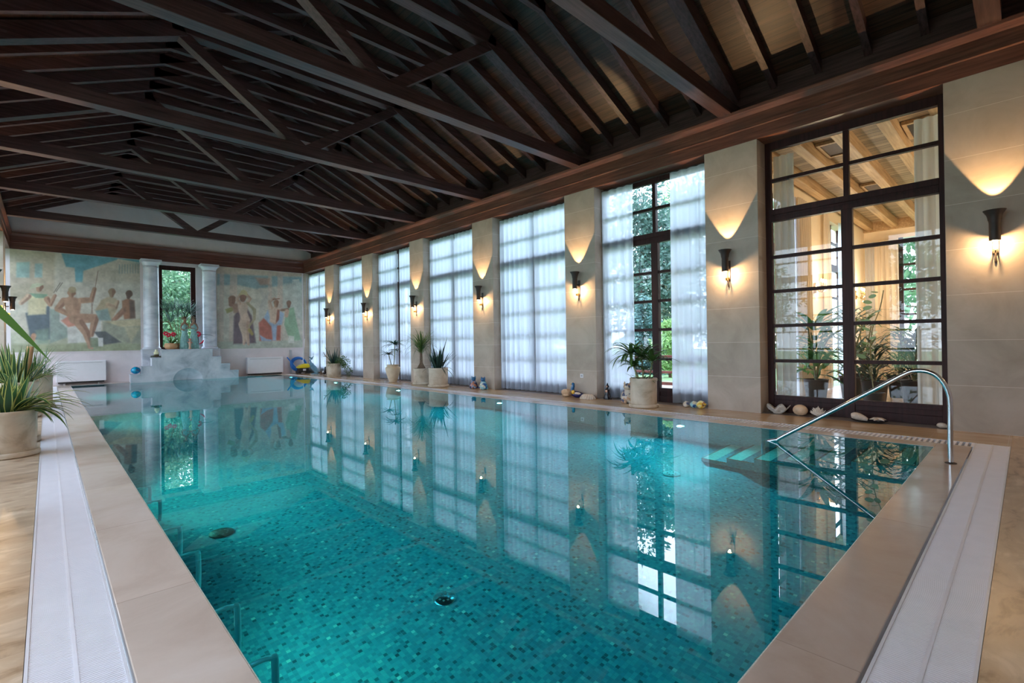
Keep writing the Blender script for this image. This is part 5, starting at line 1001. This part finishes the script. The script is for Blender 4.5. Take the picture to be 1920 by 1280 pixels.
t = thing('pebble_shell', 'small pale round shell at the right end of the door sill', 'shell', (8.46, 0.78, 0)); m = MB(); m.ball((0, 0, 0.035), (0.035, 0.055, 0.035), 14); m.ball((0, -0.05, 0.025), (0.02, 0.025, 0.02), 10); m.obj('body', 'shell', t)
# ================================================================== LOUNGE BEHIND THE GLAZED DOOR
LX0, LX1, LY0, LY1, LZ = 8.775, 17.5, -2.6, 3.28, 4.52
m = MB(); m.box(LX0, LX1, LY0, LY1, -0.1, 0.0); struct(m.obj('floor', 'deck'))
m = MB(); m.box(LX0-0.01, LX1, LY0, LY1+0.2, LZ, LZ+0.1); struct(m.obj('ceiling', 'pine_y'))
wins = [(9.4, 11.2), (13.45, 15.4)]
M['lounge'] = plain('cream_plaster', (0.8, 0.66, 0.46), 0.8)
m = MB(); xs = [LX0] + [q for w_ in wins for q in w_] + [LX1]
for i in range(0, len(xs), 2): m.box(xs[i], xs[i+1], LY1, LY1+0.25, 0, LZ)
for a, b in wins: m.box(a, b, LY1, LY1+0.25, 4.05, LZ)
struct(m.obj('wall_lounge_side', 'lounge'))
m = MB(); m.box(LX1, LX1+0.2, LY0, LY1+0.25, 0, 0.4); m.box(LX1, LX1+0.2, LY0, LY1+0.25, 4.0, LZ); m.box(LX1, LX1+0.2, LY1-0.8, LY1+0.25, 0.4, 4.0); m.box(LX1, LX1+0.2, LY0, 0.3, 0.4, 4.0); m.box(LX0, LX1, LY0-0.2, LY0, 0, LZ); struct(m.obj('wall_lounge_end', 'lounge'))
for k, (a, b) in enumerate(wins):
    t = struct(thing('window_%d' % (20+k), None, None, ((a+b)/2, LY1+0.12, 0))); h = (b-a)/2; m = MB()
    for x in (-h, -0.05, h-0.1): m.box(x, x+0.1, 0, 0.08, 0, 4.05)
    for z in (0.1, 0.8, 1.5, 2.2, 2.9, 3.6): m.box(-h, h, 0.01, 0.07, z, z+0.05 if z != 2.9 else z+0.18)
    m.obj('frame', 'frame', t)
    l = bpy.data.lights.new('window_portal', 'AREA'); l.shape = 'RECTANGLE'; l.size = b-a; l.size_y = 4.0; l.cycles.is_portal = True
    o = bpy.data.objects.new('window_portal', l); COL.objects.link(o); o.location = ((a+b)/2, LY1+0.4, 2.0); o.rotation_euler = Vector((0, -1, 0)).to_track_quat('-Z', 'Z').to_euler()
t = struct(thing('window_22', None, None, (LX1, 1.4, 0.4))); m = MB()
for y in (-1.1, -0.1, 0.98): m.box(0, 0.08, y, y+0.1, 0, 3.6)
for z in (0, 0.7, 1.4, 2.1, 2.8, 3.5): m.box(0, 0.07, -1.1, 1.08, z, z+0.06)
m.obj('frame', 'frame', t)
for k, y in enumerate((0.25, 0.825, 1.4, 1.98, 2.55, 3.12)):
    m = MB(); m.box(0, LX1-LX0, -0.08, 0.08, 0, 0.22); tag(m.obj('ceiling_beam', 'pine_x', loc=(LX0, y, LZ-0.22), bevel=0.006), 'pale pine ceiling beam seen through the glazed door, %s from the right' % ORD[k], 'ceiling beam', 'pine beams of the lounge')
m = MB(); m.box(-0.12, 0.0, LY0, LY1, -0.26, 0); tag(m.obj('cross_beam', 'pine_x', loc=(LX1, 0, LZ-0.0)), 'pale pine cross beam at the far end of the lounge ceiling', 'ceiling beam')
for k, (x, y) in enumerate(((10.0, 1.11), (9.95, 2.265), (13.2, 2.265), (14.6, 1.69))):
    t = thing('ceiling_panel', 'square brown panel with pine trim between the lounge beams, %s from the door' % ORD[k], 'ceiling panel', (x, y, LZ-0.05), 0, 'brown panels of the lounge ceiling')
    m = MB(); m.box(-0.34, 0.34, -0.14, 0.14, 0.01, 0.045); m.obj('panel', 'frame', t); m = MB()
    for a in ((-0.4, -0.34, -0.19, 0.19), (0.34, 0.4, -0.19, 0.19), (-0.34, 0.34, -0.19, -0.14), (-0.34, 0.34, 0.14, 0.19)): m.box(*a, -0.01, 0.045)
    m.obj('trim', 'pine_x', t)
def drape(mat, a, b, d, axis, label, amp=0.05, seed=0, zt=4.1, cat_='curtain'): return sheet('lounge_drape', mat, a, b, d, zt, label, cat_, 'drapes of the lounge', amp=amp, folds=max(3, int((b-a)/0.12)), axis=axis, seed=seed)
drape('drape_grey', 2.64, 2.96, 9.05, 1, 'grey drape just behind the left panes of the glazed door', 0.04, 1, 4.3)
drape('drape_grey', 0.72, 1.08, 9.05, 1, 'grey drape just behind the right panes of the glazed door', 0.04, 2, 4.3)
drape('sheer', 10.9, 11.2, LY1-0.03, 0, 'thin white curtain at the first side window of the lounge', 0.03, 3)
drape('drape', 11.2, 12.0, LY1-0.08, 0, 'beige drape left of the first candle sconce', 0.05, 4); drape('drape', 13.05, 13.45, LY1-0.08, 0, 'beige drape right of the first candle sconce', 0.04, 5)
drape('sheer', 14.5, 15.2, LY1-0.04, 0, 'thin white curtain at the second side window of the lounge', 0.04, 6); drape('drape', 15.2, 15.75, LY1-0.1, 0, 'beige drape in the far corner of the lounge side wall', 0.04, 7)
drape('sheer', 3.0, 3.24, LX1-0.12, 1, 'thin white curtain in the far corner of the lounge', 0.03, 8, 3.95); drape('drape', 2.45, 3.0, LX1-0.18, 1, 'wide beige drape on the end wall of the lounge', 0.05, 9, 3.95)
def candle_sconce(loc, rz, label):
    t = thing('candle_sconce', label, 'wall lamp', loc, rz, 'brass candle sconces of the lounge'); m = MB(); m.lathe([(0.03, -0.1), (0.045, 0), (0.03, 0.12), (0.01, 0.14)], (0, -0.03, 0), 12)
    for x in (-0.17, 0, 0.17): m.tube(smooth([(0, -0.04, 0), (x*0.6, -0.14, -0.08), (x, -0.2, -0.02), (x, -0.2, 0.04)], 5), 0.009, 8); m.lathe([(0.01, 0.04), (0.035, 0.05), (0.035, 0.056), (0.013, 0.06), (0.013, 0.13)], (x, -0.2, 0), 12)
    m.obj('arms', 'brass', t)
    for x in (-0.17, 0, 0.17): m = MB(); m.ball((x, -0.2, 0.165), (0.018, 0.018, 0.038), 10); m.obj('candle_bulb', 'flame', t)
    lamp('POINT', 'glow', (0, -0.3, 0.17), 45, (1.0, 0.76, 0.5), t, None, 0.06)
candle_sconce((12.45, LY1, 2.3), 0, 'brass candle sconce between two beige drapes in the lounge'); candle_sconce((16.2, LY1, 2.35), 0, 'farther brass candle sconce near the lounge corner'); candle_sconce((11.0, LY0, 2.4), PI, 'brass candle sconce on the near side wall of the lounge')
for x in (10.3, 14.6): lamp('POINT', 'lounge_fill_light', (x, -0.6, 3.0), 95, (1.0, 0.84, 0.64), None, None, 0.15)  # unseen fill lights added to brighten the lounge, no fitting modelled
def lplant(x, y, h, label, mat, seed, pm='iron', r0=0.2, n=60, L=0.7, w_=0.07):
    t = thing('lounge_plant', label, 'plant', (x, y, 0)); m = MB(); ph = 0.42; m.lathe([(r0*0.75, 0), (r0, ph), (r0*1.05, ph+0.02), (r0*0.9, ph+0.02), (r0*0.85, ph-0.05)], (0, 0, 0), 24, caps=False); m.lathe([(0.001, ph-0.05), (r0*0.88, ph-0.05)], (0, 0, 0), 16, caps=False); m.obj('pot', pm, t)
    r = random.Random(seed); m = MB(); q_ = MB(); top = h
    for k in range(5): a = r.uniform(0, 2*PI); q_.tube([(0, 0, ph-0.05), (0.1*math.cos(a), 0.1*math.sin(a), h*0.6), (0.22*math.cos(a), 0.22*math.sin(a), h*r.uniform(0.7, 0.95))], 0.012, 6)
    for k in range(n):
        a = r.uniform(0, 2*PI); z_ = r.uniform(ph, h); rr = r.uniform(0, 0.2); m.blade((rr*math.cos(a), rr*math.sin(a), z_), (math.cos(a), math.sin(a), r.uniform(0, 1.1)), L*r.uniform(0.6, 1), w_, r.uniform(0.7, 1.5), 0.2, 6, r.random())
    m.obj('foliage', mat, t); q_.obj('stems', 'cane', t)
lplant(10.3, 2.7, 1.6, 'broad leaved green plant in a dark pot, left behind the door', 'leaf', 1, n=80, w_=0.12); lplant(11.5, 2.4, 1.7, 'blue green palm in the lounge by the side window', 'leaf_blue', 2, n=110, w_=0.045); lplant(10.9, 1.35, 1.3, 'dark full leaved plant seen behind the handrail curve', 'leaf_dark', 8, n=110, L=0.5, w_=0.06); lplant(10.5, 1.85, 1.1, 'low dark bushy plant seen through the middle of the door', 'leaf_dark', 3, n=90, L=0.45, w_=0.05)
lplant(12.3, 2.35, 1.6, 'tall green plant in front of the lounge candle sconce', 'leaf', 4, L=0.6); lplant(12.2, 1.75, 1.3, 'light green leafy plant farther back in the lounge', 'leaf_tree', 5, n=110, L=0.4, w_=0.04); lplant(13.9, 1.7, 1.4, 'clay potted plant near the right drape of the lounge', 'leaf', 6, 'terracotta', n=80, L=0.5)
t = thing('climbing_plant', 'thin climbing plant with round pale leaves seen high through the right panes', 'plant', (9.75, 1.72, 0)); m = MB(); m.lathe([(0.12, 0), (0.15, 0.3), (0.13, 0.3), (0.12, 0.26)], (0, 0, 0), 20, caps=False); m.obj('pot', 'iron', t)
m = MB(); m.tube(smooth([(0, 0, 0.2), (0.02, 0.05, 0.8), (0, 0.02, 1.3), (0.03, -0.08, 1.65), (0, -0.14, 1.95)]), 0.008, 6); m.obj('stem', 'cane', t); m = MB(); r = random.Random(77)
for k in range(16):
    z_ = 0.8+1.2*k/16; a = r.uniform(0, 2*PI); c_ = Vector((0.06*math.cos(a), -0.09*(z_-1.1)+0.1*math.sin(a), z_)); b0 = len(m.v); u_ = Vector((math.cos(a), math.sin(a), r.uniform(-.4, .4))).normalized(); s_ = u_.cross(Vector((0.6, 0.3, 0.6))).normalized()
    for i in range(10): g_ = 2*PI*i/10; m.v.append(tuple(c_+u_*(0.07*math.cos(g_)+0.05)+s_*0.05*math.sin(g_)))
    m.setleaf(range(b0, b0+10), (0.8, 0, 0)); m.f.append(tuple(range(b0, b0+10))); m.mi.append(0); m.sm.append(False)
m.obj('round_leaves', 'leaf_tree', t)
t = thing('garden_chair', 'white curved chair beside the lounge plants', 'chair', (12.0, 1.2, 0), 0.9); m = MB(); m.box(-0.25, 0.25, -0.25, 0.25, 0.42, 0.46); m.obj('seat', 'white_metal', t, bevel=0.015)
m = MB(); m.tube(smooth([(-0.24, 0.24, 0.44), (-0.26, 0.28, 0.85), (0, 0.3, 1.05), (0.26, 0.28, 0.85), (0.24, 0.24, 0.44)]), 0.02, 8)
for x in (-0.12, 0, 0.12): m.tube([(x, 0.25, 0.45), (x, 0.3, 1.0)], 0.012, 6)
m.obj('backrest', 'white_metal', t)
for x in (-0.22, 0.22):
    for y in (-0.22, 0.22): m = MB(); m.tube([(x, y, 0), (x*0.95, y*0.95, 0.43)], 0.018, 8); m.obj('leg', 'white_metal', t)
# ================================================================== GARDEN OUTSIDE
m = MB(); m.box(-40, -4.5, -40, 80, -0.3, -0.16); m.box(-4.5, 70, 22.9, 80, -0.3, -0.16); m.box(13, 70, 3.6, 22.9, -0.3, -0.16); m.box(17.9, 70, -40, 3.6, -0.3, -0.16); m.box(-4.5, 17.9, -40, -3, -0.3, -0.16); tag(m.obj('lawn', 'grass'), 'green lawn around the pool house', 'lawn', kind='stuff')
M['terrace'] = stone('terrace_stone', [(0.36, 0.3, 0.27), (0.46, 0.4, 0.36)], rough=0.8)
m = MB(); m.box(XRB+0.12, 13, LY1+0.26, 22.9, -0.16, -0.04); m.box(-4.5, XLB-0.12, -3, 22.9, -0.16, -0.04); struct(m.obj('terrace', 'terrace'))  # paving added outside both walls to bounce daylight onto curtains and indoors
t = thing('terrace_railing', 'red brown terrace railing outside the parted curtains', 'railing', (11.4, 6.2, -0.04)); m = MB(); m.box(-0.04, 0.04, -2.4, 12, 0.78, 0.86); m.box(-0.03, 0.03, -2.4, 12, 0.4, 0.46); m.box(-0.03, 0.03, -2.4, 12, 0.1, 0.18); m.obj('rails', 'fence', t)
for k in range(9): m = MB(); m.box(-0.05, 0.05, -2.4+1.78*k, -2.3+1.78*k, 0, 0.95); m.obj('post', 'fence', t)
def tree(x, y, h, r_, n, mat, label, cone=False, seed=0, ls=0.16, low=0.25):
    t = thing('garden_tree', label, 'tree', (x, y, -0.16)); R = random.Random(seed); m = MB(); m.tube(smooth([(0, 0, 0), (R.uniform(-.2, .2), R.uniform(-.2, .2), h*0.5), (0, 0, h*0.95)], 4), [0.02+h*0.02*(1-i/8.5) for i in range(9)], 8)
    blobs = []
    for k in range(26 if not cone else 0):
        a = R.uniform(0, 2*PI); z = h*R.uniform(low+0.1, 0.95); rr = r_*R.uniform(0.2, 0.85)*math.sin(PI*min(1, max(0.15, (z/h-low)/(1-low)))); c = Vector((rr*math.cos(a), rr*math.sin(a), z)); blobs.append((c, r_*R.uniform(0.28, 0.45)))
        m.tube([(0, 0, z*0.75), tuple(c*0.6+Vector((0, 0, z*0.38))), tuple(c)], 0.03, 5)
    m.obj('trunk', 'bark', t); m = MB((2, 0.02, 99))
    for i in range(n):
        if cone:
            z = h*(low+(1-low)*(1-math.sqrt(R.random()))); w_ = r_*(1-(z/h-low)/(1-low))*(0.8+0.25*math.sin(z*9)); a = R.uniform(0, 2*PI); q_ = math.sqrt(R.random())*w_; p = Vector((q_*math.cos(a), q_*math.sin(a), z-q_*0.25)); d = Vector((math.cos(a), math.sin(a), R.uniform(-.5, .2)))
        else:
            c, br = R.choice(blobs); v = Vector((R.gauss(0, 1), R.gauss(0, 1), R.gauss(0, .75))).normalized()*br*R.random()**0.4; p = c+v; d = v+Vector((R.gauss(0, .3), R.gauss(0, .3), R.gauss(-.1, .3)))
        m.leaflet(p, (R.gauss(0, 1), R.gauss(0, 1), R.gauss(0, 1)), d, ls*R.uniform(0.6, 1.3), ls*0.5, R.random())
    m.obj('foliage', mat, t)
tree(22.5, 13.6, 9.5, 3.3, 10000, 'leaf_pine', 'dark loose pine seen through the parted curtains', seed=1, ls=0.28, low=0.2)
tree(18.6, 11.3, 3.3, 2.1, 11000, 'leaf_spruce', 'blue spruce low behind the parted curtains', True, 2, 0.2, 0.03)
tree(16.5, 9.0, 2.0, 0.7, 3500, 'leaf_lime', 'bright lime shrub outside the parted curtains', seed=3, ls=0.14, low=0.05)
tree(29, 14.6, 11, 3.8, 8000, 'leaf_tree', 'tall green tree just right of the dark pine', seed=5, ls=0.3, low=0.05)
tree(26, 20.5, 9, 3.6, 8000, 'leaf_tree', 'broad green tree beyond the blue spruce', seed=4, ls=0.32, low=0.1)
for k, (x, y, h_, r_, mt, lb) in enumerate(((19, 22, 8, 3, 'leaf_pine', 'dark tree behind the third curtained window'), (17, 31, 9, 3.4, 'leaf_tree', 'green tree behind the urn window'), (24, 8, 7, 3, 'leaf_tree', 'green tree outside the lounge side window'), (22.5, 1.6, 8, 3.6, 'leaf_tree', 'broad green tree added to cover bright sky in the lounge end window'))):  # last tree is added to cut bright sky in the lounge end window
    tree(x, y, h_, r_, 5000, mt, lb, seed=10+k, ls=0.34, low=0.12)
tree(3.2, 28.5, 6.5, 2.6, 9000, 'leaf_tree', 'light green tree filling the far window on the left', seed=20, ls=0.22, low=0.02)
tree(6.0, 30.5, 8, 3.0, 9000, 'leaf_tree', 'tall green tree in the right of the far window', seed=21, ls=0.24, low=0.02)
tree(4.8, 34, 5, 3.4, 6000, 'leaf_lime', 'pale lime tree deepest in the far window', seed=22, ls=0.3, low=0.02)
for k, (x, y) in enumerate(((-16, 4), (-17, 12), (-16, 20))): tree(x, y, 6, 2.6, 2500, 'leaf_tree', 'green tree outside the left wall, %s from the viewer' % ORD[k], seed=30+k, ls=0.3, low=0.3)
